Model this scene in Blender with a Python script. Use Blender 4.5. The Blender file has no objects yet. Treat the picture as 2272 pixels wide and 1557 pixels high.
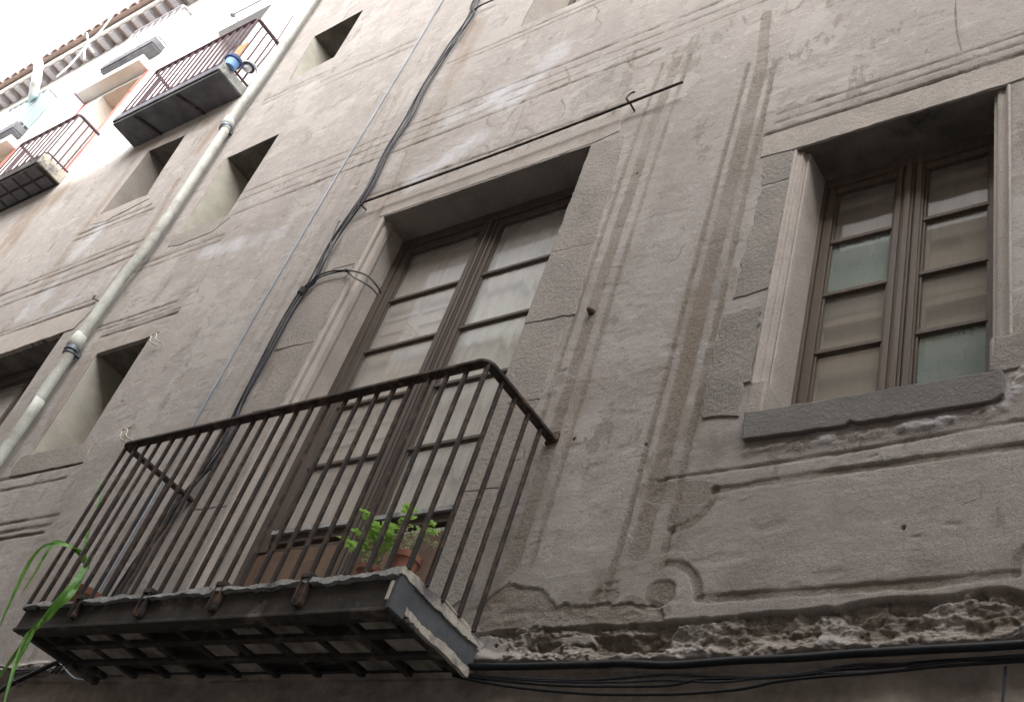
import bpy, math, random
import numpy as np
from mathutils import Vector, Matrix

random.seed(7)
rng = np.random.default_rng(7)
SC = bpy.context.scene
COL = SC.collection

# ------------------------------------------------------------------ camera model
# the facade stands on the plane y = 0, the street runs along x, the camera stands in the street
CAMX, CAMY, CAMZ = 0.0, -2.8, 1.65
FPX, CX, CY = 2519.49, 1136.0, 778.5
RR = np.array([[0.80359881, -0.27217517, 0.52929163],
               [-0.18934952, 0.7261892, 0.66090545],
               [-0.56424791, -0.63132395, 0.53202854]])


def PX(x, y, out=0.0):
    """point of the plane `out` metres in front of the facade seen at photo pixel x, y"""
    d = RR.T @ np.array([x - CX, y - CY, FPX])
    d = d * (-CAMY - out) / d[2]
    return np.array([d[0], -out, CAMZ - d[1]])


def PXZ(x, y, out=0.0):
    p = PX(x, y, out)
    return np.array([p[0], p[2]])


# ------------------------------------------------------------------ noise
def vnoise(x, z, seed):
    xi = np.floor(x).astype(np.int64); zi = np.floor(z).astype(np.int64)
    fx = x - xi; fz = z - zi
    fx = fx * fx * (3 - 2 * fx); fz = fz * fz * (3 - 2 * fz)

    def h(a, b):
        n = (a * 374761393 + b * 668265263 + seed * 974634777) & 0xFFFFFFFF
        n = ((n ^ (n >> 13)) * 1274126177) & 0xFFFFFFFF
        n = (n ^ (n >> 16)) & 0xFFFFFF
        return n / float(0xFFFFFF)
    a = h(xi, zi); b = h(xi + 1, zi); c = h(xi, zi + 1); d = h(xi + 1, zi + 1)
    return (a * (1 - fx) + b * fx) * (1 - fz) + (c * (1 - fx) + d * fx) * fz


def fbm(x, z, seed, octv=4, gain=.5):
    s = 0; a = 1.0; t = 0
    for i in range(octv):
        s = s + a * (vnoise(x, z, seed + i * 17) - .5); t += a
        x = x * 2.03 + 11.3; z = z * 2.03 - 7.1; a *= gain
    return s / t * 2


def sstep(e0, e1, x):
    t = np.clip((x - e0) / (e1 - e0), 0, 1)
    return t * t * (3 - 2 * t)


# ------------------------------------------------------------------ warp of the old, not quite square masonry
CTL = [(-7.04, 6.018, -7.068, 6.018), (-6.43, 6.018, -6.448, 6.018), (-6.43, 5.07, -6.408, 5.07), (-7.04, 5.07, -7.016, 5.066),
       (-7.12, 8.355, -7.152, 8.346), (-6.51, 8.355, -6.524, 8.378), (-6.51, 7.33, -6.492, 7.33), (-7.12, 7.33, -7.088, 7.33),
       (-7.06, 10.24, -7.097, 10.201), (-6.47, 10.24, -6.491, 10.272), (-6.47, 9.43, -6.455, 9.466), (-7.06, 9.43, -6.99, 9.40),
       (-8.95, 9.27, -8.95, 9.284), (-8.32, 9.27, -8.366, 9.26), (-8.32, 8.31, -8.238, 8.311), (-8.95, 8.31, -8.961, 8.306),
       (-7.83, 6.44, -7.859, 6.446), (-7.83, 5.58, -7.787, 5.582)]
for zx in (0, -2.9, -4.55, -5.6):
    for zz in (2.8, 4, 5.2, 6.4, 7.6, 9, 11, 14):
        CTL.append((zx, zz, zx, zz))
for zx in (-7.5, -9, -12, -16, -21):
    for zz in (2.8, 11.5, 14.5):
        CTL.append((zx, zz, zx, zz))
CTL = np.array(CTL)
_d = np.hypot(CTL[:, None, 0] - CTL[None, :, 0], CTL[:, None, 1] - CTL[None, :, 1])
_w = np.linalg.solve(_d + 1e-6 * np.eye(len(CTL)), CTL[:, 2:] - CTL[:, :2])


def warp(X, Z):
    X = np.asarray(X, float); Z = np.asarray(Z, float)
    dx = np.zeros_like(X); dz = np.zeros_like(Z)
    for (cx, cz), (wx, wz) in zip(CTL[:, :2], _w):
        r = np.hypot(X - cx, Z - cz); dx += wx * r; dz += wz * r
    m = (X < 0.2) & (X > -21) & (Z > 2.8) & (Z < 14.5)
    return X + dx * m, Z + dz * m


# ------------------------------------------------------------------ materials
def _nt(name):
    m = bpy.data.materials.new(name); m.use_nodes = True
    nt = m.node_tree; nt.nodes.clear()
    o = nt.nodes.new('ShaderNodeOutputMaterial'); b = nt.nodes.new('ShaderNodeBsdfPrincipled')
    nt.links.new(b.outputs[0], o.inputs[0])
    return m, nt, b, o


def N(nt, t, **k):
    n = nt.nodes.new(t)
    for a, v in k.items():
        if a == 'ins':
            for i, x in v.items():
                if hasattr(x, 'is_output') or hasattr(x, 'links'):
                    nt.links.new(x, n.inputs[i])
                else:
                    n.inputs[i].default_value = x
        else:
            setattr(n, a, v)
    return n


def mixc(nt, f, a, b, mode='MIX'):
    n = nt.nodes.new('ShaderNodeMix'); n.data_type = 'RGBA'; n.blend_type = mode
    for i, x in ((0, f), (6, a), (7, b)):
        if hasattr(x, 'links'):
            nt.links.new(x, n.inputs[i])
        else:
            n.inputs[i].default_value = x if i == 0 else (*x[:3], 1)
    return n.outputs[2]


def math_(nt, op, a, b=0.0, c=None, clamp=False):
    n = nt.nodes.new('ShaderNodeMath'); n.operation = op; n.use_clamp = clamp
    for i, x in enumerate((a, b) if c is None else (a, b, c)):
        if hasattr(x, 'links'):
            nt.links.new(x, n.inputs[i])
        else:
            n.inputs[i].default_value = x
    return n.outputs[0]


def ramp(nt, f, p0, p1):
    n = nt.nodes.new('ShaderNodeMapRange'); n.clamp = True
    nt.links.new(f, n.inputs[0]); n.inputs[1].default_value = p0; n.inputs[2].default_value = p1
    return n.outputs[0]


def noise(nt, co, scale, det=5, rough=.6):
    n = N(nt, 'ShaderNodeTexNoise', ins={'Scale': scale, 'Detail': det, 'Roughness': rough})
    nt.links.new(co, n.inputs['Vector'])
    return n.outputs[0]


def simple(name, c1, c2=None, rough=.7, sc=20, bump=.3, bsc=60, bdist=.003, metal=0.0, spec=.3, stretch=None, c3=None, t3=(.55, .7), speck=0):
    m, nt, b, o = _nt(name)
    tc = N(nt, 'ShaderNodeTexCoord'); co = tc.outputs['Object']
    if stretch:
        mp = N(nt, 'ShaderNodeMapping', ins={'Scale': stretch}); nt.links.new(co, mp.inputs[0]); co = mp.outputs[0]
    c2 = c2 or tuple(x * .75 for x in c1)
    n1 = noise(nt, co, sc, 6, .65)
    col = mixc(nt, ramp(nt, n1, .35, .65), c1, c2)
    if c3:
        n3 = noise(nt, co, sc * .45, 7, .7)
        col = mixc(nt, ramp(nt, n3, *t3), col, c3)
    if speck:
        oi = N(nt, 'ShaderNodeObjectInfo'); col = mixc(nt, math_(nt, 'MULTIPLY', oi.outputs['Random'], .45), col, tuple(x * 1.35 for x in c1))
        n4 = noise(nt, co, 230, 4, .75)
        col = mixc(nt, math_(nt, 'MULTIPLY', ramp(nt, n4, .5, .64), speck), col, tuple(x * 1.75 for x in c1))
        col = mixc(nt, math_(nt, 'MULTIPLY', ramp(nt, n4, .48, .36), speck), col, tuple(x * .4 for x in c1))
    nt.links.new(col, b.inputs['Base Color'])
    b.inputs['Roughness'].default_value = rough; b.inputs['Metallic'].default_value = metal
    b.inputs['Specular IOR Level'].default_value = spec
    if bump:
        nb = noise(nt, co, bsc, 5, .65)
        bm = N(nt, 'ShaderNodeBump', ins={'Strength': bump, 'Distance': bdist}); nt.links.new(nb, bm.inputs['Height'])
        nt.links.new(bm.outputs[0], b.inputs['Normal'])
    return m


def plaster():
    m, nt, b, o = _nt('aged_plaster')
    co = N(nt, 'ShaderNodeTexCoord').outputs['Object']
    at = lambda s: N(nt, 'ShaderNodeAttribute', attribute_name=s).outputs['Fac']
    mp = N(nt, 'ShaderNodeMapping', ins={'Scale': (1.6, 1, .7)}); nt.links.new(co, mp.inputs[0])
    n1 = noise(nt, mp.outputs[0], 1.7, 8, .62); n2 = noise(nt, co, 9, 7, .68); n3 = noise(nt, co, 55, 5, .7); n4 = noise(nt, co, 240, 3, .7)
    n5 = noise(nt, co, .8, 4, .5)
    col = mixc(nt, ramp(nt, n1, .38, .64), (.340, .309, .286), (.264, .243, .226))
    col = mixc(nt, math_(nt, 'MULTIPLY', ramp(nt, n5, .45, .62), .55), col, (.315, .3, .28))
    col = mixc(nt, math_(nt, 'MULTIPLY', ramp(nt, n2, .5, .72), .5), col, (.235, .205, .183))
    col = mixc(nt, math_(nt, 'MULTIPLY', ramp(nt, n2, .47, .3), .35), col, (.43, .39, .37))
    sp = math_(nt, 'MULTIPLY', ramp(nt, n3, .50, .66), .5)
    col = mixc(nt, sp, col, (.2, .175, .155))
    col = mixc(nt, math_(nt, 'MULTIPLY', ramp(nt, n4, .50, .64), .55), col, (.47, .435, .405))
    col = mixc(nt, math_(nt, 'MULTIPLY', ramp(nt, n4, .48, .36), .5), col, (.2, .175, .16))
    n8 = noise(nt, co, 1.5, 10, .74); n9 = noise(nt, mp.outputs[0], 2.9, 10, .72)
    pk = ramp(nt, n8, .535, .552); pd = ramp(nt, n9, .415, .398)
    col = mixc(nt, math_(nt, 'MULTIPLY', pk, .5), col, (.4, .372, .345))
    col = mixc(nt, math_(nt, 'MULTIPLY', pd, .6), col, (.205, .182, .158))
    mp6 = N(nt, 'ShaderNodeMapping', ins={'Scale': (1.0, 1, 2.6), 'Rotation': (0, .25, 0)}); nt.links.new(co, mp6.inputs[0])
    n6 = noise(nt, mp6.outputs[0], 5.5, 7, .66); n7 = noise(nt, mp6.outputs[0], 2.2, 6, .7)
    col = mixc(nt, math_(nt, 'MULTIPLY', ramp(nt, n6, .56, .66), .45), col, (.45, .415, .395))
    col = mixc(nt, math_(nt, 'MULTIPLY', ramp(nt, n6, .42, .33), .4), col, (.24, .215, .205))
    col = mixc(nt, math_(nt, 'MULTIPLY', ramp(nt, n7, .54, .64), .5), col, (.27, .235, .205))
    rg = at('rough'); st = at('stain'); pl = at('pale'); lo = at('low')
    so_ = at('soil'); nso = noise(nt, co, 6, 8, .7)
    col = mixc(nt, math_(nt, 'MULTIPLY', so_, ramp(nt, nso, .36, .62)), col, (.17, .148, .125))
    nr = noise(nt, co, 70, 5, .75)
    rc = mixc(nt, ramp(nt, nr, .35, .68), (.25, .215, .175), (.135, .115, .09))
    col = mixc(nt, math_(nt, 'MULTIPLY', rg, .85), col, rc)
    mps = N(nt, 'ShaderNodeMapping', ins={'Scale': (9, 1, .7)}); nt.links.new(co, mps.inputs[0])
    ns = noise(nt, mps.outputs[0], 1.3, 6, .6)
    col = mixc(nt, math_(nt, 'MULTIPLY', st, ramp(nt, ns, .3, .6)), col, (.2, .145, .1))
    col = mixc(nt, math_(nt, 'MULTIPLY', pl, ramp(nt, n1, .62, .35)), col, (.46, .46, .48))
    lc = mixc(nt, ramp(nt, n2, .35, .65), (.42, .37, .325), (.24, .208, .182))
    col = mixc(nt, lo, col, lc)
    wh = at('white')
    wc = mixc(nt, ramp(nt, n1, .35, .65), (.8, .78, .75), (.7, .68, .64))
    col = mixc(nt, wh, col, wc)
    dk = at('dark')
    col = mixc(nt, dk, col, (.05, .042, .036))
    nt.links.new(col, b.inputs['Base Color'])
    b.inputs['Roughness'].default_value = .92; b.inputs['Specular IOR Level'].default_value = .15
    h = math_(nt, 'ADD', math_(nt, 'MULTIPLY', noise(nt, co, 30, 7, .75), 1.0), math_(nt, 'MULTIPLY', n4, .28))
    h2 = math_(nt, 'ADD', math_(nt, 'MULTIPLY', nr, math_(nt, 'MULTIPLY', rg, 3.0)), math_(nt, 'ADD', math_(nt, 'MULTIPLY', n6, 1.2), math_(nt, 'MULTIPLY', math_(nt, 'SUBTRACT', pk, pd), .35)))
    bm = N(nt, 'ShaderNodeBump', ins={'Strength': .8, 'Distance': .004}); nt.links.new(math_(nt, 'ADD', h, h2), bm.inputs['Height'])
    nt.links.new(bm.outputs[0], b.inputs['Normal'])
    return m


def glass(name, tint=(1, 1, 1), gl=1.0, dust=.4, dcol=(.4, .375, .345)):
    m, nt, b, o = _nt(name); nt.nodes.remove(b)
    t = N(nt, 'ShaderNodeBsdfTransparent', ins={0: (*tint, 1)}); g = N(nt, 'ShaderNodeBsdfGlossy', ins={'Roughness': .02})
    fr = N(nt, 'ShaderNodeFresnel')
    geo = N(nt, 'ShaderNodeNewGeometry'); nt.links.new(math_(nt, 'MULTIPLY_ADD', geo.outputs['Backfacing'], 1 / 1.5 - 1.5, 1.5), fr.inputs[0])
    co = N(nt, 'ShaderNodeTexCoord').outputs['Object']
    mx = N(nt, 'ShaderNodeMixShader')
    nt.links.new(math_(nt, 'MULTIPLY', fr.outputs[0], gl, clamp=True), mx.inputs[0])
    nt.links.new(t.outputs[0], mx.inputs[1]); nt.links.new(g.outputs[0], mx.inputs[2])
    df = N(nt, 'ShaderNodeBsdfDiffuse', ins={0: (*dcol, 1)}); mp = N(nt, 'ShaderNodeMapping', ins={'Scale': (3, 1, .8)}); nt.links.new(co, mp.inputs[0])
    nd = ramp(nt, noise(nt, mp.outputs[0], 3.5, 6, .65), .3, .7)
    m2 = N(nt, 'ShaderNodeMixShader'); nt.links.new(math_(nt, 'MULTIPLY_ADD', nd, dust * .5, dust * .75), m2.inputs[0])
    nt.links.new(mx.outputs[0], m2.inputs[1]); nt.links.new(df.outputs[0], m2.inputs[2])
    nt.links.new(m2.outputs[0], o.inputs[0])
    return m


def leafmat(name, c1, c2):
    m, nt, b, o = _nt(name)
    co = N(nt, 'ShaderNodeTexCoord').outputs['Object']
    col = mixc(nt, ramp(nt, noise(nt, co, 30, 3), .35, .65), c1, c2)
    nt.links.new(col, b.inputs['Base Color']); b.inputs['Roughness'].default_value = .45
    tr = N(nt, 'ShaderNodeBsdfTranslucent'); nt.links.new(col, tr.inputs[0])
    mx = N(nt, 'ShaderNodeMixShader', ins={0: .4})
    nt.links.new(b.outputs[0], mx.inputs[1]); nt.links.new(tr.outputs[0], mx.inputs[2]); nt.links.new(mx.outputs[0], o.inputs[0])
    return m


M = {}
M['plaster'] = plaster()
M['white'] = simple('white_render', (.8, .78, .74), (.7, .68, .64), .9, 3, .25, 40, .004)
M['stone'] = simple('grey_stone', (.245, .222, .2), (.165, .152, .138), .9, 4, .9, 50, .008, spec=.15, c3=(.3, .27, .24), t3=(.48, .66), speck=.55)
M['stone_pale'] = simple('pale_stone', (.34, .305, .275), (.25, .225, .2), .9, 5, .7, 60, .006, spec=.15, c3=(.17, .15, .13), t3=(.54, .74), speck=.35)
M['stone_dark'] = simple('dark_stone', (.155, .146, .135), (.1, .094, .087), .9, 4, .9, 70, .005, spec=.15, speck=.5)
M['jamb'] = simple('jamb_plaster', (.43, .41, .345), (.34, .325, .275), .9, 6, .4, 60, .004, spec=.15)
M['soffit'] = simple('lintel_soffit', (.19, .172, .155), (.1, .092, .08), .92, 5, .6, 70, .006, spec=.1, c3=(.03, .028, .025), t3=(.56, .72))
M['wood'] = simple('weathered_wood', (.09, .071, .058), (.062, .05, .042), .7, 5, .5, 14, .003, stretch=(9, 9, .6), c3=(.1, .08, .068), t3=(.52, .75))
M['wood_red'] = simple('brown_wood', (.115, .088, .068), (.075, .058, .047), .65, 5, .4, 14, .003, stretch=(9, 9, .5), c3=(.16, .11, .08), t3=(.55, .75))
M['panel'] = simple('brown_panel', (.15, .095, .06), (.1, .065, .045), .75, 3, .3, 12, .003, stretch=(4, 4, .6))
M['shutter'] = simple('cream_shutter', (.6, .53, .46), (.52, .45, .39), .7, 2.5, .15, 30, .002, stretch=(3, 3, .6))
M['curtain'] = simple('white_curtain', (.82, .82, .78), (.74, .74, .7), .9, 4, .1, 80, .001)
M['dark'] = simple('dark_interior', (.018, .017, .018), None, .9, 4, 0)
M['iron'] = simple('rusted_iron', (.05, .04, .034), (.028, .024, .022), .6, 30, .6, 120, .002, metal=.3, c3=(.15, .09, .06), t3=(.5, .66))
M['iron_violet'] = simple('painted_iron', (.12, .07, .08), (.08, .05, .06), .6, 30, .3, 80, .001)
M['cement'] = simple('stained_cement', (.38, .38, .36), (.22, .225, .22), .9, 11, .8, 60, .008, c3=(.07, .075, .08), t3=(.52, .66))
M['fascia'] = simple('dark_fascia', (.055, .048, .041), (.03, .027, .024), .85, 14, .6, 50, .004, c3=(.15, .13, .11), t3=(.55, .68))  # near-black base with paler flakes, for fascia, joists and underside
M['cream'] = simple('flaking_cream', (.5, .45, .37), (.4, .365, .31), .85, 9, .6, 50, .006, c3=(.13, .12, .125), t3=(.5, .62))
M['metalplate'] = simple('blue_grey_plate', (.1, .108, .115), (.06, .066, .072), .7, 8, .6, 50, .004, c3=(.09, .07, .055), t3=(.5, .66))
M['tile'] = simple('pale_tile', (.36, .33, .29), (.1, .09, .08), .85, 7, .4, 60, .003)
M['slab'] = simple('slab_concrete', (.19, .19, .205), (.11, .11, .125), .9, 6, .5, 40, .005)  # colour raised to imitate veiling glare on the upper slabs
M['terracotta'] = simple('terracotta', (.27, .12, .08), (.2, .085, .058), .75, 18, .3, 70, .002, c3=(.42, .23, .16), t3=(.58, .75))
M['soil'] = simple('potting_soil', (.05, .035, .025), None, .95, 40, 1, 90, .01)
M['leaf'] = leafmat('herb_leaf', (.5, .72, .2), (.28, .5, .1))
M['leaf_pale'] = leafmat('dry_herb', (.4, .48, .24), (.5, .48, .34))
M['blade'] = leafmat('strap_leaf', (.15, .34, .05), (.075, .2, .03))
M['stem'] = simple('stem', (.35, .33, .2), None, .8, 20, 0)
M['cable'] = simple('black_cable', (.014, .015, .018), (.009, .01, .012), .55, 10, 0, spec=.25)
M['cable_grey'] = simple('grey_cable', (.03, .033, .045), (.016, .018, .024), .5, 10, 0, spec=.35)
M['cable_steel'] = simple('pale_cable', (.3, .34, .4), (.13, .15, .18), .4, 1.5, 0, spec=.5)
M['pipe'] = simple('painted_pipe', (.45, .46, .42), (.36, .37, .335), .6, 7, .2, 40, .003, c3=(.23, .215, .18), t3=(.5, .68))
M['clamp'] = simple('clamp_steel', (.12, .14, .16), None, .5, 20, .2, metal=.5)
M['hook'] = simple('cream_hook', (.55, .52, .42), (.35, .32, .25), .6, 50, .2)
M['orange'] = simple('orange_wood', (.5, .27, .13), (.38, .19, .09), .6, 6, .2, 20, .002, stretch=(5, 5, 1))
M['red'] = simple('red_trim', (.62, .2, .16), (.5, .15, .12), .7, 6, .1)
M['violet'] = simple('violet_bar', (.3, .2, .45), None, .6, 6, 0)
M['blue'] = simple('blue_plastic', (.2, .36, .68), (.16, .3, .6), .4, 6, 0)
M['navy'] = simple('navy_cloth', (.06, .09, .2), (.04, .06, .13), .9, 12, .4, 40)
M['dish'] = simple('grey_dish', (.3, .32, .36), (.24, .26, .3), .6, 8, .1)
M['rooftile'] = simple('roof_tile', (.45, .34, .29), (.36, .27, .24), .85, 8, .4, 40, .004, c3=(.4, .33, .27), t3=(.55, .7))  # tile colour lightened to imitate haze over the far eaves
M['rafter'] = simple('rafter', (.5, .48, .5), (.4, .39, .42), .85, 9, .3)  # pale tone imitates the glare that washes out the eaves
M['glass_dim'] = glass('shaded_glass', (.86, .86, .83), .35, .25, (.36, .335, .305))
M['glass'] = glass('window_glass', (.92, .92, .91), .6, .26, (.52, .505, .475))
M['glass_green'] = glass('greenish_glass', (.84, .89, .865), .4, .42, (.30, .345, .32))
M['glass_cyan'] = simple('cyan_panel', (.45, .75, .75), (.4, .68, .7), .3, 4, 0)
M['street'] = simple('street_paving', (.16, .15, .14), (.11, .105, .1), .85, 5, .5, 20, .006)
M['opposite'] = simple('opposite_plaster', (.56, .52, .47), (.48, .44, .4), .9, 2, .3, 20, .004)
M['whitepaint'] = simple('white_paint', (.8, .8, .8), (.72, .72, .72), .6, 6, 0)

ORG = {}


# ------------------------------------------------------------------ mesh builder
class MB:
    def __init__(s):
        s.v = []; s.f = []

    def add(s, vs, fs):
        o = len(s.v); s.v += [tuple(map(float, p)) for p in vs]; s.f += [tuple(i + o for i in f) for f in fs]
        return s

    def box(s, x0, x1, y0, y1, z0, z1):
        return s.add([(x0, y0, z0), (x1, y0, z0), (x1, y1, z0), (x0, y1, z0), (x0, y0, z1), (x1, y0, z1), (x1, y1, z1), (x0, y1, z1)],
                     [(3, 2, 1, 0), (4, 5, 6, 7), (0, 1, 5, 4), (1, 2, 6, 5), (2, 3, 7, 6), (3, 0, 4, 7)])

    def bar(s, a, b, w, h, up=(0, 0, 1)):
        a = Vector(a); b = Vector(b); d = (b - a).normalized(); u = Vector(up)
        if abs(d.dot(u)) > .95: u = Vector((0, 1, 0))
        sx = d.cross(u).normalized() * w / 2; sz = sx.cross(d).normalized() * h / 2
        vs = [p + i * sx + j * sz for p in (a, b) for i, j in ((-1, -1), (1, -1), (1, 1), (-1, 1))]
        return s.add(vs, [(3, 2, 1, 0), (4, 5, 6, 7), (0, 1, 5, 4), (1, 2, 6, 5), (2, 3, 7, 6), (3, 0, 4, 7)])

    def tube(s, pts, r, n=8, cap=True):
        P = [Vector(p) for p in pts]; m = len(P)
        rs = list(r) if hasattr(r, '__len__') else [r] * m
        t0 = (P[1] - P[0]).normalized(); u = Vector((0, 0, 1)) if abs(t0.z) < .9 else Vector((1, 0, 0))
        u = (u - t0 * u.dot(t0)).normalized(); o = len(s.v)
        for i in range(m):
            t = (P[min(i + 1, m - 1)] - P[max(i - 1, 0)]).normalized()
            u = (u - t * u.dot(t)); u = u.normalized() if u.length > 1e-6 else t.orthogonal().normalized(); w = t.cross(u)
            for k in range(n):
                a = 2 * math.pi * k / n; s.v.append(tuple(P[i] + (u * math.cos(a) + w * math.sin(a)) * rs[i]))
        for i in range(m - 1):
            for k in range(n):
                a = o + i * n + k; b = o + i * n + (k + 1) % n; s.f.append((a, b, b + n, a + n))
        if cap:
            s.f.append(tuple(o + k for k in reversed(range(n)))); s.f.append(tuple(o + (m - 1) * n + k for k in range(n)))
        return s

    def lathe(s, prof, c, n=24, axis='z'):
        o = len(s.v); m = len(prof)
        for r, h in prof:
            for k in range(n):
                a = 2 * math.pi * k / n
                p = (r * math.cos(a), r * math.sin(a), h) if axis == 'z' else (r * math.cos(a), -h, r * math.sin(a))
                s.v.append((c[0] + p[0], c[1] + p[1], c[2] + p[2]))
        for i in range(m - 1):
            for k in range(n):
                a = o + i * n + k; b = o + i * n + (k + 1) % n; s.f.append((a, b, b + n, a + n))
        return s

    def prism(s, poly, y0, y1):
        """polygon in x,z extruded from y0 (front) to y1"""
        n = len(poly); o = len(s.v)
        for y in (y0, y1):
            for x, z in poly: s.v.append((x, y, z))
        s.f.append(tuple(o + i for i in range(n))); s.f.append(tuple(o + n + i for i in reversed(range(n))))
        for i in range(n):
            j = (i + 1) % n; s.f.append((o + j, o + i, o + n + i, o + n + j))
        return s

    def build(s, name, m, parent=None, smooth=False, bevel=0.0, warped=False, origin=None):
        v = np.array(s.v, float)
        if warped:
            v[:, 0], v[:, 2] = warp(v[:, 0], v[:, 2])
        org = ORG[parent.name] if parent is not None else np.array(origin if origin is not None else (0, 0, 0), float)
        v = v - org
        me = bpy.data.meshes.new(name); me.from_pydata(v.tolist(), [], s.f); me.update()
        me.materials.append(m)
        if smooth: me.polygons.foreach_set('use_smooth', [True] * len(me.polygons))
        ob = bpy.data.objects.new(name, me); COL.objects.link(ob)
        if parent is not None: ob.parent = parent
        else: ob.location = org
        ORG[ob.name] = org
        if bevel:
            bv = ob.modifiers.new('bevel', 'BEVEL'); bv.width = bevel; bv.segments = 2; bv.limit_method = 'ANGLE'
        return ob


def tag(o, label=None, cat=None, group=None, kind=None):
    for k, v in (('label', label), ('category', cat), ('group', group), ('kind', kind)):
        if v: o[k] = v
    return o


def empty(name, loc, label, cat, group=None):
    o = bpy.data.objects.new(name, None); COL.objects.link(o); o.location = loc; o.empty_display_size = .1
    ORG[o.name] = np.array(loc, float)
    return tag(o, label, cat, group)


def cpy(o, parent, dloc):
    c = o.copy(); COL.objects.link(c); c.parent = parent; c.location = Vector(o.location) + Vector(dloc); ORG[c.name] = ORG[o.name]
    return c


def spline(pts, n=8):
    P = [np.array(p, float) for p in pts]; out = []
    for i in range(len(P) - 1):
        p0 = P[max(i - 1, 0)]; p1 = P[i]; p2 = P[i + 1]; p3 = P[min(i + 2, len(P) - 1)]
        for k in range(n):
            t = k / n
            out.append(.5 * (2 * p1 + (p2 - p0) * t + (2 * p0 - 5 * p1 + 4 * p2 - p3) * t * t + (3 * p1 - p0 - 3 * p2 + p3) * t ** 3))
    out.append(P[-1])
    return out


# ================================================================== the building
B = empty('apartment_building', (0, 0, 0), 'old apartment house with worn grey incised plaster, iron balconies and deep windows', 'building')

# openings in square grid coordinates: x0, x1, z0, z1
OP = dict(door=(-4.49, -2.95, 3.43, 6.52), right=(-1.69, -.77, 4.312, 5.876), w1=(-7.04, -6.43, 5.07, 6.018), w2=(-7.12, -6.51, 7.33, 8.355),
          w3=(-7.06, -6.47, 9.43, 10.24), w4=(-8.95, -8.32, 8.31, 9.27), w5=(-9.2, -7.83, 4.2, 6.44), top=(-4.06, -3.15, 8.42, 10.6),
          far_low=(-7.9, -6.47, 1.9, 4.14), b1door=(-9.6, -8.64, 9.68, 11.86), b2door=(-11.75, -10.93, 9.66, 11.72), b2left=(-14.7, -13.5, 9.66, 11.4))


def grid_lines(segs, snaps):
    g = []
    for a, b, st in segs:
        g += list(np.arange(a, b, st))
    g.append(segs[-1][1]); g = np.array(sorted(g))
    for s_ in snaps:
        i = int(np.argmin(abs(g - s_))); g[i] = s_
    return np.array(sorted(set(np.round(g, 5))))


gx = grid_lines([(-22, -13, .09), (-13, -8, .025), (-8, -5.4, .0115), (-5.4, -3.0, .0075), (-3.0, 0, .0052), (0, 3.2, .08)], [v for o in OP.values() for v in o[:2]])
gz = grid_lines([(0, 3.05, .07), (3.05, 3.3, .0075), (3.3, 3.56, .004), (3.56, 4.4, .0058), (4.4, 6.6, .0075), (6.6, 8.6, .0095), (8.6, 11, .018), (11, 14.0, .05)], [v for o in OP.values() for v in o[2:]])
GX, GZ = np.meshgrid(gx, gz)
nz, nx = GX.shape
WX, WZ = warp(GX.ravel(), GZ.ravel())
H = np.zeros(WX.shape); A = {k: np.zeros(WX.shape) for k in ('rough', 'stain', 'pale', 'low', 'dark', 'white', 'soil')}

H += .006 * fbm(WX * .9, WZ * .9, 1, 3) + .0012 * fbm(WX * 4, WZ * 7, 5, 3) + .0005 * fbm(WX * 24, WZ * 24, 9, 3)
EDGE = .0055 * fbm(WX * 34, WZ * 34, 21, 3) + .003 * fbm(WX * 6, WZ * 6, 31, 2)


def poly_dist(pts, pad):
    P = np.array(pts)
    i = np.where((WX > P[:, 0].min() - pad) & (WX < P[:, 0].max() + pad) & (WZ > P[:, 1].min() - pad) & (WZ < P[:, 1].max() + pad))[0]
    x = WX[i]; z = WZ[i]; d = np.full(len(i), 9.)
    for a, b in zip(P[:-1], P[1:]):
        ab = b - a; L = ab @ ab + 1e-12
        t = np.clip(((x - a[0]) * ab[0] + (z - a[1]) * ab[1]) / L, 0, 1)
        d = np.minimum(d, np.hypot(x - a[0] - t * ab[0], z - a[1] - t * ab[1]))
    return i, d


def band(pts, hw, depth, rough=1.0, soft=.004, px=True, ed=1.0, stain=0, pale=0, dark=0):
    P = [PXZ(*p) for p in pts] if px else [np.array(p) for p in pts]
    i, d = poly_dist(P, hw + .05)
    m = sstep(hw + soft, hw - soft, d + ed * EDGE[i])
    wear = np.clip(.85 + .6 * fbm(WX[i] * 7, WZ[i] * 7, 131, 4), .4, 1.15)
    H[i] -= depth * .58 * m * wear
    rough = rough * np.clip(wear * 1.05, 0, 1)
    A['rough'][i] = np.maximum(A['rough'][i], rough * m)
    if stain: A['stain'][i] = np.maximum(A['stain'][i], stain * m)
    if pale: A['pale'][i] = np.maximum(A['pale'][i], pale * m)
    if dark: A['dark'][i] = np.maximum(A['dark'][i], dark * m * np.clip(wear, .3, 1))


def inside(poly, pad=.1):
    P = np.array(poly)
    i = np.where((WX > P[:, 0].min() - pad) & (WX < P[:, 0].max() + pad) & (WZ > P[:, 1].min() - pad) & (WZ < P[:, 1].max() + pad))[0]
    x = WX[i] + 2 * EDGE[i]; z = WZ[i] + 2 * EDGE[i]; c = np.zeros(len(i), bool); n = len(P)
    for k in range(n):
        x1, z1 = P[k]; x2, z2 = P[(k + 1) % n]
        if z1 == z2: continue
        c ^= ((z1 > z) != (z2 > z)) & (x < (x2 - x1) * (z - z1) / (z2 - z1) + x1)
    return i[c]


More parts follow.
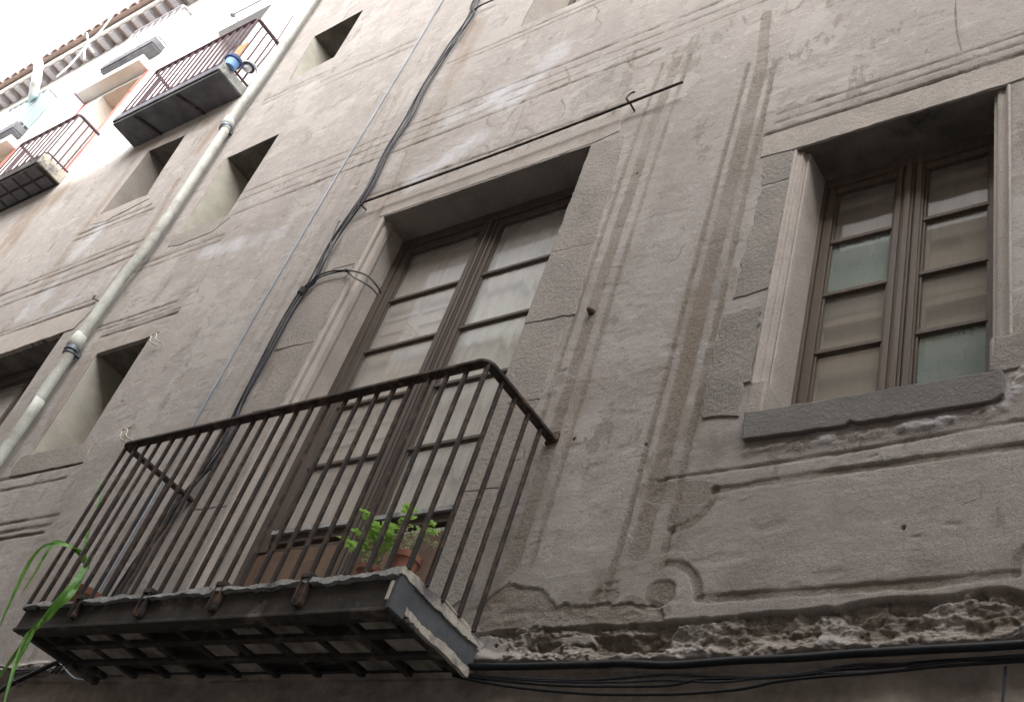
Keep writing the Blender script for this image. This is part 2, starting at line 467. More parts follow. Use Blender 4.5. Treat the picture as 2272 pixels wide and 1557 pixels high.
# horizontal incised strings: z, x0, x1, half width, depth
for z, x0, x1, hw, dp in [(7.60, -6.5, -1.95, .008, .008), (7.50, -6.5, -1.7, .007, .007), (7.40, -6.0, -1.2, .006, .005), (7.31, -6.5, -2.7, .009, .008),
                          (8.335, -4.7, -3.25, .008, .007), (8.27, -4.55, -3.3, .007, .006), (6.845, -4.85, -2.8, .008, .008), (6.80, -4.8, -2.95, .006, .006),
                          (6.225, -1.82, .2, .008, .007), (6.155, -1.82, .2, .008, .006), (6.075, -1.86, .2, .011, .011),
                          (6.36, -7.35, -6.4, .010, .008), (6.31, -7.3, -6.45, .007, .006), (6.215, -7.2, -6.3, .010, .01), (6.26, -7.2, -6.3, .006, .004),
                          (7.06, -7.4, -6.35, .010, .009), (7.10, -7.3, -6.4, .006, .005), (6.985, -7.4, -6.35, .009, .008),
                          (7.47, -9.9, -7.65, .012, .01), (7.54, -9.4, -7.9, .010, .008), (7.26, -9.7, -7.55, .012, .01), (7.36, -9.7, -7.6, .008, .006),
                          (8.07, -9.1, -8.0, .012, .012), (7.98, -9.1, -7.9, .012, .012), (7.93, -8.9, -7.95, .008, .006), (6.73, -9.3, -7.7, .014, .014), (6.80, -9.3, -7.7, .008, .006),
                          (4.885, -7.3, -6.27, .012, .012), (4.78, -7.2, -6.35, .009, .008), (4.47, -6.9, -6.15, .010, .009), (4.40, -6.9, -6.17, .012, .009), (4.345, -6.9, -6.19, .010, .012),
                          (9.05, -6.4, -5.3, .012, .008), (8.95, -6.4, -5.3, .009, .007), (9.22, -7.2, -6.3, .012, .009), (9.15, -7.2, -6.3, .009, .007)]:
    n = 8; xs = np.linspace(x0, x1, n)
    band([(x, z + .004 * math.sin(x * 3 + z * 5)) for x in xs], hw * 1.1, dp * 1.5, .9, .004, px=False, dark=.30 if z > 6.5 or x0 < -6 else .12)

# vertical pilaster strips
band([(1690, 141), (1418, 1221)],   .038, .007, .9, .007); band([(1660, 141), (1373, 1221), (1340, 1320)], .013, .009, .95, .005); band([(1718, 141), (1474, 1221)], .016, .009, .95, .005)
band([(1700, 30), (1690, 141)], .03, .005, .8)
for xx, hw in ((-2.655, .012), (-2.565, .030), (-2.475, .012)):
    band([(xx + .01, 3.75), (xx - .005, 5.2), (xx, 6.5), (xx + .02, 7.12)], hw, .006, .8, .006, px=False)
for xx, hw in ((-5.08, .02), (-4.98, .012), (-5.2, .012)):
    band([(xx, 3.6), (xx + .02, 5.2), (xx, 6.9), (xx - .02, 8.2)], hw, .004, .35, px=False)
# lower right panel with scroll corners
band([(1475, 1062), (1700, 1030), (1875, 1003), (2272, 932)], .007, .012, .5)
band([(1583, 1087), (1850, 1046), (2118, 1010), (2272, 988)], .014, .013, .9)
band([(1583, 1087), (1576, 1112), (1560, 1138), (1532, 1160), (1487, 1176)], .018, .009, .9, .007)
band([(1490, 1176), (1478, 1215), (1467, 1262)], .011, .01, .95)
band(spline([PXZ(*p) for p in [(1482, 1249), (1512, 1254), (1537, 1274), (1549, 1302), (1549, 1326)]], 5), .015, .014, 1, px=False)
band([(1461, 1316), (1468, 1316)], .052, .012, 1)
band([(1400, 1330), (1440, 1345), (1480, 1352)], .022, .006, .9)
band([(1550, 1329), (1800, 1312), (2030, 1296), (2252, 1272)], .016, .013, .9)
band([(2272, 1218), (2256, 1240), (2252, 1272)], .014, .012, .9)
band([(1310, 1335), (1325, 1312), (1345, 1298), (1368, 1292)], .010, .008, .8); band([(1330, 1325), (1355, 1322)], .03, .008, .8)
band([(1440, 1085), (1475, 1090), (1560, 1090)], .05, .004, .7)
# little scrolls at the ends of the strings
for c in ([(1392, 128), (1398, 148), (1425, 152), (1445, 140)], [(1490, 118), (1518, 110), (1537, 84)], [(1648, 38), (1658, 54), (1688, 44)], [(1733, 32), (1765, 20), (1782, 0)],
          [(1400, 130), (1412, 112), (1436, 112)], [(1375, 220), (1392, 200), (1430, 196)], [(1045, 178), (1066, 176), (1075, 190), (1060, 205)], [(1052, 195), (1035, 208)],
          [(1085, 255), (1080, 275), (1100, 282)], [(1150, 290), (1170, 285), (1185, 298)], [(1110, 285), (1160, 225)], [(1135, 305), (1165, 235)],
          [(1050, 330), (1075, 322), (1085, 340)], [(862, 415), (880, 402), (888, 430)], [(402, 655), (415, 640), (433, 637)], [(410, 660), (435, 645), (437, 652)],
          [(470, 580), (478, 550), (495, 545)], [(490, 530), (510, 515), (520, 520)], [(480, 552), (455, 607), (430, 660)], [(300, 590), (312, 600)], [(135, 1120), (140, 1095), (165, 1065)], [(110, 1122), (130, 1112)]):
    band(spline([PXZ(*p) for p in c], 5), .008, .007, .6, px=False)
# pale patches between the windows, brown run-off streaks
for c, hw in (([(1130, 220), (1230, 120)], .18), ([(1010, 260), (1180, 170)], .12), ([(920, 400), (1060, 310)], .12), ([(170, 560), (230, 500)], .16), ([(60, 690), (140, 620)], .2), ([(450, 560), (620, 520)], .12),
              ([(250, 610), (100, 700)], .1)):
    P = [PXZ(*p) for p in c]; i, d = poly_dist(P, hw + .2)
    A['pale'][i] = np.maximum(A['pale'][i], sstep(hw, hw * .25, d + .25 * hw * fbm(WX[i] * 6, WZ[i] * 6, 77, 3)) * .9)
for c, hw, a in (([(1060, 50), (940, 300), (800, 560)], .10, .55), ([(960, 230), (900, 350)], .06, .5), ([(395, 400), (330, 510), (255, 620), (170, 760)], .05, .7), ([(360, 380), (300, 470)], .05, .4), ([(0, 560), (60, 480), (130, 430)], .28, .8),
                 ([(300, 350), (200, 490), (90, 640)], .10, .55), ([(540, 215), (440, 330)], .12, .6), ([(280, 345), (420, 290), (540, 225)], .12, .8), ([(620, 790), (700, 650)], .12, .35), ([(690, 700), (560, 930)], .10, .35),
                 ([(1490, 850), (1600, 830)], .10, .35), ([(1350, 260), (1250, 420)], .06, .35), ([(1300, 850), (1250, 980)], .10, .35), ([(60, 1290), (150, 1400)], .1, .4), ([(1560, 650), (1530, 800), (1500, 950)], .08, .45), ([(190, 800), (100, 950)], .06, .4)):
    P = [PXZ(*p) for p in c]; i, d = poly_dist(P, hw * 2)
    A['stain'][i] = np.maximum(A['stain'][i], a * sstep(hw * 1.3, hw * .2, d + .6 * hw * fbm(WX[i] * 9, WZ[i] * 3, 87, 3)))
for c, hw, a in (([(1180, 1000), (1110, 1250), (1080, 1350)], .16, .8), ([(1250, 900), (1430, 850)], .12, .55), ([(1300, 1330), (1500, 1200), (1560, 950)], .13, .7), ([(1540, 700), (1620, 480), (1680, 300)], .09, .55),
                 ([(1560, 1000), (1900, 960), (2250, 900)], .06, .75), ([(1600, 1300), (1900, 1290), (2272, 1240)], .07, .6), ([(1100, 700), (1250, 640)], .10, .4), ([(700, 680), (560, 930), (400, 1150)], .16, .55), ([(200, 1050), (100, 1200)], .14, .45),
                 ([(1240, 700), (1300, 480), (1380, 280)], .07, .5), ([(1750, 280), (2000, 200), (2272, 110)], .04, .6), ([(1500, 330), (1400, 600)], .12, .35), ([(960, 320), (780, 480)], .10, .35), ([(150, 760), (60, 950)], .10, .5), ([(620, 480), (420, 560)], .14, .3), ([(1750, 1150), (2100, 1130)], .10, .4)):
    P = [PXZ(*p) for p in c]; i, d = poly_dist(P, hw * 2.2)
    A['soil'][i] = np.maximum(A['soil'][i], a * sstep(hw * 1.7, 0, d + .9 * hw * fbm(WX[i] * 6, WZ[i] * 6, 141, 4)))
# rough eroded areas with real depth
for poly, dp in (([(1060, 1345), (1130, 1290), (1185, 1300), (1240, 1340), (1470, 1340), (1475, 1385), (1300, 1400), (1060, 1400)], .004),):
    i = inside([PXZ(*p) for p in poly]); H[i] -= dp + .006 * abs(fbm(WX[i] * 14, WZ[i] * 20, 55, 4)); A['rough'][i] = np.maximum(A['rough'][i], .7)
# the broken lower edge of the plaster: rubble below it
FR = np.array([PXZ(*p) for p in [(40, 1480), (620, 1430), (1050, 1402), (1180, 1388), (1300, 1386), (1470, 1379), (1560, 1373), (1700, 1364), (1755, 1358), (1785, 1349), (1830, 1342), (1850, 1346), (1890, 1334), (1980, 1327), (2080, 1321), (2130, 1318), (2200, 1305), (2240, 1306), (2272, 1312)]])
o_ = np.argsort(FR[:, 0]); fz = np.interp(WX, FR[o_, 0], FR[o_, 1]) + .35 * EDGE + .012 * fbm(WX * 9, WZ * 2, 63, 3)
k = (WZ < fz + .02) & (WX > -5.6)
mm = sstep(.006, -.008, (WZ - fz)[k])
rub = fbm(WX[k] * 3.6, WZ[k] * 7.5, 41, 6, .6); rid = abs(fbm(WX[k] * 7, WZ[k] * 13, 47, 5, .58)); fin = fbm(WX[k] * 55, WZ[k] * 60, 49, 3, .7)
def cells(x, z, seed):
    xi = np.floor(x).astype(np.int64); zi = np.floor(z).astype(np.int64); f1 = np.full(x.shape, 9.); f2 = np.full(x.shape, 9.); cid = np.zeros(x.shape); tx = np.zeros(x.shape); tz = np.zeros(x.shape)
    def h(a, b, s_):
        n = (a * 374761393 + b * 668265263 + (seed + s_) * 974634777) & 0xFFFFFFFF
        n = ((n ^ (n >> 13)) * 1274126177) & 0xFFFFFFFF
        return ((n ^ (n >> 16)) & 0xFFFF) / 65535.
    for a in (-1, 0, 1):
        for b in (-1, 0, 1):
            ca = xi + a; cb = zi + b; dx = ca + .15 + .7 * h(ca, cb, 1) - x; dz = cb + .15 + .7 * h(ca, cb, 2) - z; d = np.hypot(dx, dz); nw = d < f1
            f2 = np.where(nw, f1, np.minimum(f2, d)); f1 = np.where(nw, d, f1); cid = np.where(nw, h(ca, cb, 3), cid); tx = np.where(nw, dx, tx); tz = np.where(nw, dz, tz)
    return f1, f2, cid, tx, tz
wx = WX[k] + .02 * fbm(WX[k] * 16, WZ[k] * 16, 151, 3); wz = WZ[k] + .014 * fbm(WX[k] * 16, WZ[k] * 16, 153, 3)
f1, f2, cid, tx, tz = cells(wx * 9, wz * 17, 7); g1, g2, gid, gx_, gz_ = cells(wx * 30, wz * 42, 19)
crk = sstep(.14, .02, f2 - f1) * sstep(-.25, .25, fbm(WX[k] * 5, WZ[k] * 5, 161, 3)); mm = mm * sstep(-.012, .0, WZ[k] - np.interp(WX[k], [-6, -2.6, -1.7, -.74, 3], [3.42, 3.345, 3.318, 3.345, 3.36]))
H[k] += mm * (-.016 + .019 * (cid - .45) + .020 * np.sign(rub) * abs(rub) ** .8 - .010 * rid + .008 * tx * (gid - .5) - .006 * tz - .007 * crk + .007 * (gid - .5) + .008 * fin)
A['dark'][k] = np.maximum(A['dark'][k], .3 * mm * crk * sstep(.1, -.2, fin))
A['rough'][k] = np.maximum(A['rough'][k] * (1 - mm), mm * np.clip(.35 + .75 * (1 - cid) + .4 * fin, 0, 1))
A['pale'][k] = np.maximum(A['pale'][k], .22 * mm * sstep(.72, .9, cid))
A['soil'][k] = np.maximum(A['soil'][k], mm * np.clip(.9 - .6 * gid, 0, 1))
# smooth repaired scraps inside the rubble
for poly in ([(1060, 1410), (1105, 1412), (1125, 1455), (1115, 1475), (1050, 1475)], [(1195, 1372), (1300, 1370), (1300, 1384), (1180, 1386)], [(1220, 1410), (1310, 1405), (1320, 1425), (1240, 1430)]):
    i = inside([PXZ(*p) for p in poly]); H[i] = -.004 + .002 * fbm(WX[i] * 8, WZ[i] * 8, 3, 3); A['rough'][i] *= .25
for poly in ([(1310, 1410), (1345, 1405), (1400, 1412), (1455, 1402), (1470, 1420), (1420, 1445), (1340, 1440)], [(1185, 1425), (1240, 1422), (1255, 1455), (1200, 1450)]):
    i = inside([PXZ(*p) for p in poly]); H[i] -= .014; A['rough'][i] = 1
# ledge of fallen mortar lying along the cable, then the dark ground-floor wall set back below
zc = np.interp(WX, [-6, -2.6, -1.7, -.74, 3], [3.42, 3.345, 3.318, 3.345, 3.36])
k = (WZ < zc + .07) & (WX > -6.2); q = sstep(.06, .012, (WZ - zc)[k] + .03 * fbm(WX[k] * 6, WZ[k] * 3, 91, 3))
H[k] += .03 * q * (WZ[k] > zc[k] - .02); A['rough'][k] *= (1 - .6 * q)
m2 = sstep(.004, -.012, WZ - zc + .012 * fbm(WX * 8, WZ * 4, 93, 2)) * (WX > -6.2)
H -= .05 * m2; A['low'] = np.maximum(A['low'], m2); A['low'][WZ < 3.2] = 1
rw = (WZ < zc - .03) & (WX > -6.2); H[rw] += .012 * fbm(WX[rw] * 6, WZ[rw] * 6, 95, 4)
P = [PXZ(*p) for p in [(1655, 1003), (1760, 985), (1880, 968), (1960, 958), (2080, 938), (2150, 925), (2225, 905), (2250, 860), (2275, 820)]]
i, d = poly_dist(P, .09); m = sstep(.036, .004, d + .022 * fbm(WX[i] * 13, WZ[i] * 13, 171, 4)); v_ = fbm(WX[i] * 22, WZ[i] * 34, 173, 5, .65)
H[i] += m * (.006 + .012 * v_); A['pale'][i] = np.maximum(A['pale'][i], .75 * m * sstep(-.3, .2, v_)); A['rough'][i] = np.maximum(A['rough'][i] * (1 - m), .8 * m * sstep(.05, -.3, v_)); A['soil'][i] *= (1 - m)
# holes, knobs, cracks, scratches
for x, y, r, dp in [(1273, 973, .012, .02), (1412, 385, .010, .014), (1446, 385, .009, .012), (628, 480, .014, .014), (1285, 655, .008, .012), (1240, 1322, .008, .01), (1430, 985, .010, .008), (2005, 1170, .012, .01), (685, 578, .012, .01), (676, 590, .012, .01), (340, 781, .012, .012), (270, 891, .012, .012), (1345, 380, .006, .01), (1720, 330, .008, .006), (1100, 1430, .012, .012), (205, 995, .01, .01)]:
    c = PXZ(x, y); i, d = poly_dist([c, c + 1e-4], .06); r *= .5; m = sstep(r * 1.3, r * .5, d + 1.3 * EDGE[i]); H[i] -= dp * .7 * m; A['dark'][i] = np.maximum(A['dark'][i], .7 * m)
for c in ([(1318, 14), (1329, 24), (1323, 40), (1334, 52), (1322, 68)], [(1185, 335), (1187, 352), (1186, 372)], [(1253, 148), (1262, 165), (1264, 182)], [(1246, 222), (1255, 240), (1247, 262)], [(2120, 0), (2122, 60), (2133, 112)],
          [(1100, 830), (1102, 900)], [(905, 330), (880, 395), (845, 470)], [(60, 620), (150, 500), (230, 380), (275, 320)]):
    band(spline([PXZ(*p) for p in c], 4), .0025, .004, .9, .003, px=False, ed=.35, dark=.6)
for q in range(16):
    x = rng.uniform(350, 2250); y = rng.uniform(0, 1250); c = PXZ(x, y); P = [c]; a = rng.uniform(0, 6.28)
    for w_ in range(int(rng.integers(4, 10))):
        a += rng.normal(0, .8); c = c + np.array([math.cos(a), math.sin(a)]) * rng.uniform(.012, .035); P.append(c)
    band(P, .0018, .003, .9, .0035, px=False, ed=.4, dark=rng.uniform(.25, .6))
band([(1305, 848), (1345, 842), (1400, 832), (1448, 824)], .004, .006, .4, .003)
for q in range(70):
    x = rng.uniform(150, 2260); y = rng.uniform(20, 1300); c = PXZ(x, y); dx = rng.uniform(.01, .05)
    i, d = poly_dist([c, c + np.array([dx, dx * rng.uniform(-.2, .5)])], .05)
    H[i] -= rng.choice([-.002, .003]) * sstep(rng.uniform(.006, .016), .001, d)
# rubbed dimples of the trowel
k = fbm(WX * 9, WZ * 16, 101, 2); H -= .002 * sstep(.35, .7, k)
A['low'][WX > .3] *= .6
A['white'] = sstep(9.25, 9.95, WZ + .22 * fbm(WX * 2.2, WZ * 2.2, 111, 5)) * sstep(-7.55, -7.68, WX + .03 * fbm(WX * 9, WZ * 6, 113, 3))  # wall colour fades to white with height, left of the drain pipe

Y = -H
keep = np.ones((nz - 1, nx - 1), bool)
cxm = (gx[:-1] + gx[1:]) / 2; czm = (gz[:-1] + gz[1:]) / 2
for x0, x1, z0, z1 in OP.values():
    keep[np.ix_((czm > z0) & (czm < z1), (cxm > x0) & (cxm < x1))] = False
CC, RC = np.meshgrid(np.arange(nx - 1), np.arange(nz - 1))
upper = (czm[:, None] > 9.66 + 0 * cxm[None, :]) & (cxm[None, :] < -7.62)


def wall_mesh(name, mask, m, parent):
    r = RC[mask]; c = CC[mask]; a = r * nx + c
    q = np.stack([a, a + 1, a + nx + 1, a + nx], 1).ravel()
    used, inv = np.unique(q, return_inverse=True)
    me = bpy.data.meshes.new(name); nv = len(used); nf = len(a)
    me.vertices.add(nv); me.vertices.foreach_set('co', np.stack([WX[used], Y[used], WZ[used]], 1).astype(np.float32).ravel())
    me.loops.add(nf * 4); me.loops.foreach_set('vertex_index', inv.astype(np.int32))
    me.polygons.add(nf); me.polygons.foreach_set('loop_start', np.arange(0, nf * 4, 4, dtype=np.int32)); me.polygons.foreach_set('loop_total', np.full(nf, 4, np.int32))
    me.polygons.foreach_set('use_smooth', np.ones(nf, bool))
    me.update(calc_edges=True); me.validate()
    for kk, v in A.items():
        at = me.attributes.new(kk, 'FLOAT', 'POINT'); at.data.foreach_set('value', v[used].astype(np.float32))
    me.materials.append(m)
    ob = bpy.data.objects.new(name, me); COL.objects.link(ob); ob.parent = parent; ORG[ob.name] = np.zeros(3)
    return ob


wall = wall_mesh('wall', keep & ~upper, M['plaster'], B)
uw = wall_mesh('upper_wall', keep & upper, M['plaster'], B); uw['label'] = 'white top storey wall beside the drain pipe'
# body of the house behind the facade (roof, back and ends), so that it stands as a building
mb = MB(); mb.box(-22, 3.2, 1.6, 9, 0, 13.9); mb.box(-22, -21.9, .05, 1.6, 0, 13.9); mb.box(3.1, 3.2, .05, 1.6, 0, 13.9); mb.box(-22, 3.2, .05, 1.6, 13.9, 14.0)
mb.build('house_body', M['plaster'], B)


def rect_reveal(name, o, depth, m, parent, top=None, sides='lrtb', y0=.002, sill=None):
    """the cheeks, soffit and sill surface of a wall opening"""
    x0, x1, z0, z1 = o; res = []
    n = 10
    def strip(a, b, mat_, nm):
        mb = MB(); vs = []; fs = []
        for i in range(n + 1):
            for j in range(7):
                t = i / n; u = j / 6
                p = np.array(a) * (1 - t) + np.array(b) * t
                vs.append((p[0], y0 + (depth - y0) * u, p[1]))
        for i in range(n):
            for j in range(6):
                k_ = i * 7 + j; fs.append((k_, k_ + 1, k_ + 8, k_ + 7))
        mb.add(vs, fs); return mb.build(nm, mat_, parent, smooth=False, warped=True)
    strip((x0, z0), (x0, z1), m, 'jamb'); strip((x1, z1), (x1, z0), m, 'jamb')
    strip((x0, z1), (x1, z1), top or m, 'soffit'); strip((x1, z0), (x0, z0), sill or M['stone'], 'sill')


def casement(mbf, mats, x0, x1, z0, z1, y, st, rows, parent, gl, zb=None, panes=True):
    """one window leaf: stiles, rails, muntins into mbf; panes as parts"""
    zb = zb if zb is not None else z0
    d = .045
    mbf.box(x0, x0 + st, y, y + d, z0, z1); mbf.box(x1 - st, x1, y, y + d, z0, z1)
    mbf.box(x0 + st, x1 - st, y + .003, y + d - .003, z1 - st, z1); mbf.box(x0 + st, x1 - st, y + .003, y + d - .003, zb - st * 1.3, zb)
    # bead inside the stiles
    for xx in (x0 + st, x1 - st - .010):
        mbf.box(xx, xx + .010, y + .012, y + d - .01, zb, z1 - st)
    h = (z1 - st - zb) / rows; g = []
    for i in range(1, rows):
        zz = zb + h * i; mbf.box(x0 + st, x1 - st, y + .006, y + d - .008, zz - .011, zz + .011)
    for i in range(rows):
        za = zb + h * i + (.011 if i else 0); zt = zb + h * (i + 1) - (.011 if i < rows - 1 else 0)
        mt = gl[i] if isinstance(gl, (list, tuple)) else gl
        mb = MB().box(x0 + st + .002, x1 - st - .002, y + .024, y + .028, za, zt); g.append(mb.build('pane', mt, parent))
    return g


# ------------------------------------------------------------------ French window on the main balcony
x0, x1, z0, z1 = OP['door']
fw = MB(); YF = .215
fr = bpy.data.objects.new('french_window', None)
fw.box(x0 - .02, x0 + .05, YF, YF + .08, z0, z1 + .02); fw.box(x1 - .05, x1 + .02, YF, YF + .08, z0, z1 + .02); fw.box(x0 + .05, x1 - .05, YF + .002, YF + .08, z1 - .075, z1 + .02)
fw.box(x0 + .05, x1 - .05, YF - .004, YF + .02, z1 - .05, z1 - .015)
xm = -3.753
FRN = MB()  # placeholder to keep order
door = None
lx0, lx1, rx0, rx1 = x0 + .052, xm - .018, xm + .018, x1 - .052
tmp = MB()
ZB = 4.285; ZT = z1 - .078
door = fw.build('french_window', M['wood'], B, bevel=.003)
lf = MB(); pl_ = casement(lf, None, lx0, lx1, ZB - .12, ZT, YF + .012, .06, 5, door, M['glass'], zb=ZB); lf.build('leaf', M['wood'], door, bevel=.003)
rf = MB(); pr_ = casement(rf, None, rx0, rx1, ZB - .12, ZT, YF + .012, .06, 5, door, M['glass'], zb=ZB); rf.build('leaf', M['wood'], door, bevel=.003)
cs = MB(); cs.box(xm - .0175, xm + .0175, YF + .004, YF + .05, z0, ZT); cs.box(xm - .05, xm - .03, YF + .002, YF + .0115, z0, ZT); cs.box(xm + .03, xm + .05, YF + .002, YF + .0115, z0, ZT); cs.box(xm - .01, xm + .01, YF - .008, YF + .004, z0, ZT)
cs.build('meeting_stile', M['wood'], door, bevel=.003)
# metal weather bar and lower wooden panels
wb = MB(); wb.box(lx0 + .06, lx1 - .06, YF - .006, YF + .012, ZB - .028, ZB - .004); wb.box(rx0 + .06, rx1 - .06, YF - .006, YF + .012, ZB - .028, ZB - .004); wb.build('weather_bar', M['cement'], door)
pn = MB()
for a, b in ((lx0, lx1), (rx0, rx1)):
    pn.box(a, b, YF + .02, YF + .05, z0, ZB - .121); pn.box(a + .08, b - .08, YF + .008, YF + .02, z0 + .12, ZB - .2)
pn.build('door_panel', M['panel'], door, bevel=.006)
# interior shutters behind the left leaf, curtain behind the right leaf
sh = MB(); ys = YF + .082
sh.box(lx0 - .02, lx1 + .05, ys, ys + .02, ZB - .1, ZT + .02)
for k_, (za, zb) in enumerate(((4.32, 4.9), (4.98, 5.75), (5.83, 6.38))):
    for a, b, c, d in ((lx0 + .02, lx0 + .30, za, zb), (lx0 + .33, lx1 - .02, za, zb)):
        sh.box(a, b, ys - .012, ys, c, c + .03); sh.box(a, b, ys - .012, ys, d - .03, d); sh.box(a, a + .03, ys - .012, ys, c + .03, d - .03); sh.box(b - .03, b, ys - .012, ys, c + .03, d - .03)
sh.build('inner_shutter', M['shutter'], door, bevel=.004)
cu = MB(); vs = []; fs = []; nn = 90
for i in range(nn + 1):
    x = rx0 + .0 + (rx1 + .02 - rx0) * i / nn
    for j in range(9):
        z = ZB - .05 + (ZT + .02 - ZB + .05) * j / 8
        fold = (.016 * math.sin(i * .62 + .4 * math.sin(j * .5)) + .009 * math.sin(i * 1.9 + 1)) * (.6 + .4 * math.cos(i * .11))
        vs.append((x, YF + .098 + fold + (.03 if x > rx0 + .32 else 0) * min(1, max(0, (x - rx0 - .32) / .02)), z))
for i in range(nn):
    for j in range(8):
        k_ = i * 9 + j; fs.append((k_, k_ + 9, k_ + 10, k_ + 1))
cu.add(vs, fs); cu.build('curtain', M['curtain'], door, smooth=True)
MB().box(x0 - .3, x1 + .3, YF + .45, YF + .47, z0 - .1, z1 + .3).build('room_wall', M['shutter'], door)
# stone surround: bead moulding along the left reveal, plain right reveal, cracked soffit
def profile(prof, z0_, z1_, name, m, parent, n=14, flip=1, xe=0):
    vs = []; fs = []; k_ = len(prof)
    for i in range(n + 1):
        z = z0_ + (z1_ - z0_) * i / n
        w_ = 0.0
        for dx, out in prof: vs.append((xe + flip * dx + w_, -out, z))
    for i in range(n):
        for j in range(k_ - 1):
            a = i * k_ + j; f_ = (a, a + 1, a + k_ + 1, a + k_); fs.append(f_ if flip > 0 else f_[::-1])
    return MB().add(vs, fs).build(name, m, parent, smooth=False)
pf = [(-.03, -.004), (-.012, .006), (-.002, .004), (.004, -.006), (.002, -.02), (-.004, -.026), (-.004, -.034), (.006, -.042), (.012, -.056), (.012, -.085), (.006, -.098), (0, -.11), (-.004, -.16), (-.004, -.22)]
profile(pf, z0, z1 + .002, 'stone_jamb', M['stone_pale'], door, 40, 1, x0)
pr2 = [(-.01, .004), (.0, -.004), (0, -.05), (0, -.12), (0, -.225)]
profile(pr2, z0, z1 + .002, 'stone_jamb', M['stone'], door, 30, -1, x1)
mb = MB(); ns = 24; vs = []; fs = []
for i in range(ns + 1):
    for j in range(7):
        vs.append((x0 + (x1 - x0) * i / ns, -.003 + .228 * j / 6, z1 + .003 * math.sin(i * 1.3 + j)))
for i in range(ns):
    for j in range(6):
        k_ = i * 7 + j; fs.append((k_, k_ + 1, k_ + 8, k_ + 7))
mb.add(vs, fs).build('soffit', M['stone'], door)


def plate(name, poly, out, m, parent, thick=.03, jit=.006, px=True, seed=1, step=.03):
    """a flat stone with a worn outline, `out` proud of the wall"""
    r_ = random.Random(seed); P = [PXZ(*p) for p in poly] if px else [np.array(p) for p in poly]; Q = []
    for a, b in zip(P, P[1:] + P[:1]):
        L = np.hypot(*(b - a)); n = max(1, int(L / step))
        for i in range(n):
            p = a + (b - a) * i / n
            if i: p = p + np.array([r_.uniform(-jit, jit), r_.uniform(-jit, jit)])
            Q.append(tuple(p))
    ar = sum(Q[i][0] * Q[(i + 1) % len(Q)][1] - Q[(i + 1) % len(Q)][0] * Q[i][1] for i in range(len(Q)))
    if ar < 0: Q = Q[::-1]
    return MB().prism(Q, -out, thick).build(name, m, parent, bevel=.004)


# lintel and the stone blocks each side of the French window (photo outline, on the wall plane)
plate('lintel', [(-4.53, 6.531), (-2.93, 6.531), (-2.78, 6.56), (-2.80, 6.70), (-3.4, 6.735), (-4.55, 6.70)], .006, M['stone_pale'], door, px=False, seed=3, jit=.0025)
blocks = [[(-2.952, 6.515), (-2.73, 6.50), (-2.70, 6.10), (-2.952, 6.12)], [(-2.952, 6.119), (-2.70, 6.095), (-2.69, 5.62), (-2.952, 5.64)], [(-2.952, 5.639), (-2.685, 5.615), (-2.66, 5.12), (-2.952, 5.14)],
          [(-2.952, 5.139), (-2.70, 5.115), (-2.70, 4.62), (-2.952, 4.63)], [(-2.952, 4.629), (-2.71, 4.615), (-2.76, 4.15), (-2.952, 4.16)], [(-2.952, 4.159), (-2.755, 4.14), (-2.75, 3.62), (-2.952, 3.45)]]
for i, b_ in enumerate(blocks):
    plate('stone_block', b_, .0035 + .0012 * (i % 3), M['stone'], door, px=False, seed=10 + i, jit=.005)
lb = [[(-4.53, 6.5), (-4.53, 6.1), (-4.74, 6.12), (-4.76, 6.48)], [(-4.53, 6.09), (-4.53, 5.45), (-4.86, 5.47), (-4.80, 6.1)], [(-4.53, 5.44), (-4.53, 4.95), (-4.75, 4.97), (-4.78, 5.45)], [(-4.53, 4.94), (-4.53, 4.3), (-4.84, 4.32), (-4.82, 4.95)], [(-4.53, 4.29), (-4.53, 3.5), (-4.76, 3.5), (-4.78, 4.3)]]
for i, b_ in enumerate(lb):
    plate('stone_block', b_, .0035 + .0012 * (i % 3), M['stone'], door, px=False, seed=30 + i, jit=.005)

# ------------------------------------------------------------------ right window
x0, x1, z0, z1 = OP['right']; YF = .205
fm = MB()
ix0, ix1 = x0 + .04, x1 - .07
fm.box(ix0 - .02, ix0 + .035, YF, YF + .07, z0, z1 + .02); fm.box(ix1 - .03, ix1 + .02, YF, YF + .07, z0, z1 + .02); fm.box(ix0 + .035, ix1 - .03, YF + .002, YF + .07, z1 - .055, z1 + .02)
win = fm.build('casement_window', M['wood_red'], B, bevel=.003)
xm = -1.238
gl1 = [M['glass'], M['glass'], M['glass_green'], M['glass'], M['glass']][:]
a_ = MB(); casement(a_, None, ix0 + .037, xm - .022, 4.40, z1 - .057, YF + .01, .04, 4, win, [M['glass_dim'], M['glass_dim'], M['glass_green'], M['glass_dim']], zb=4.475); a_.build('leaf', M['wood_red'], win, bevel=.003)
a_ = MB(); casement(a_, None, xm + .022, ix1 - .032, 4.40, z1 - .057, YF + .01, .04, 4, win, [M['glass_green'], M['glass_dim'], M['glass_dim'], M['glass_dim']], zb=4.475); a_.build('leaf', M['wood_red'], win, bevel=.003)
cs = MB(); cs.box(xm - .0215, xm + .0215, YF + .002, YF + .05, z0, z1 - .057); cs.box(xm - .055, xm - .030, YF + .001, YF + .0095, z0, z1 - .057); cs.box(xm + .030, xm + .055, YF + .001, YF + .0095, z0, z1 - .057); cs.box(xm - .012, xm + .012, YF - .01, YF + .002, z0, z1 - .057)
cs.build('meeting_stile', M['wood_red'], win, bevel=.003)
sh = MB(); ys = YF + .095
sh.box(ix0 - .05, ix1 + .05, ys, ys + .02, 4.2, z1 + .05)
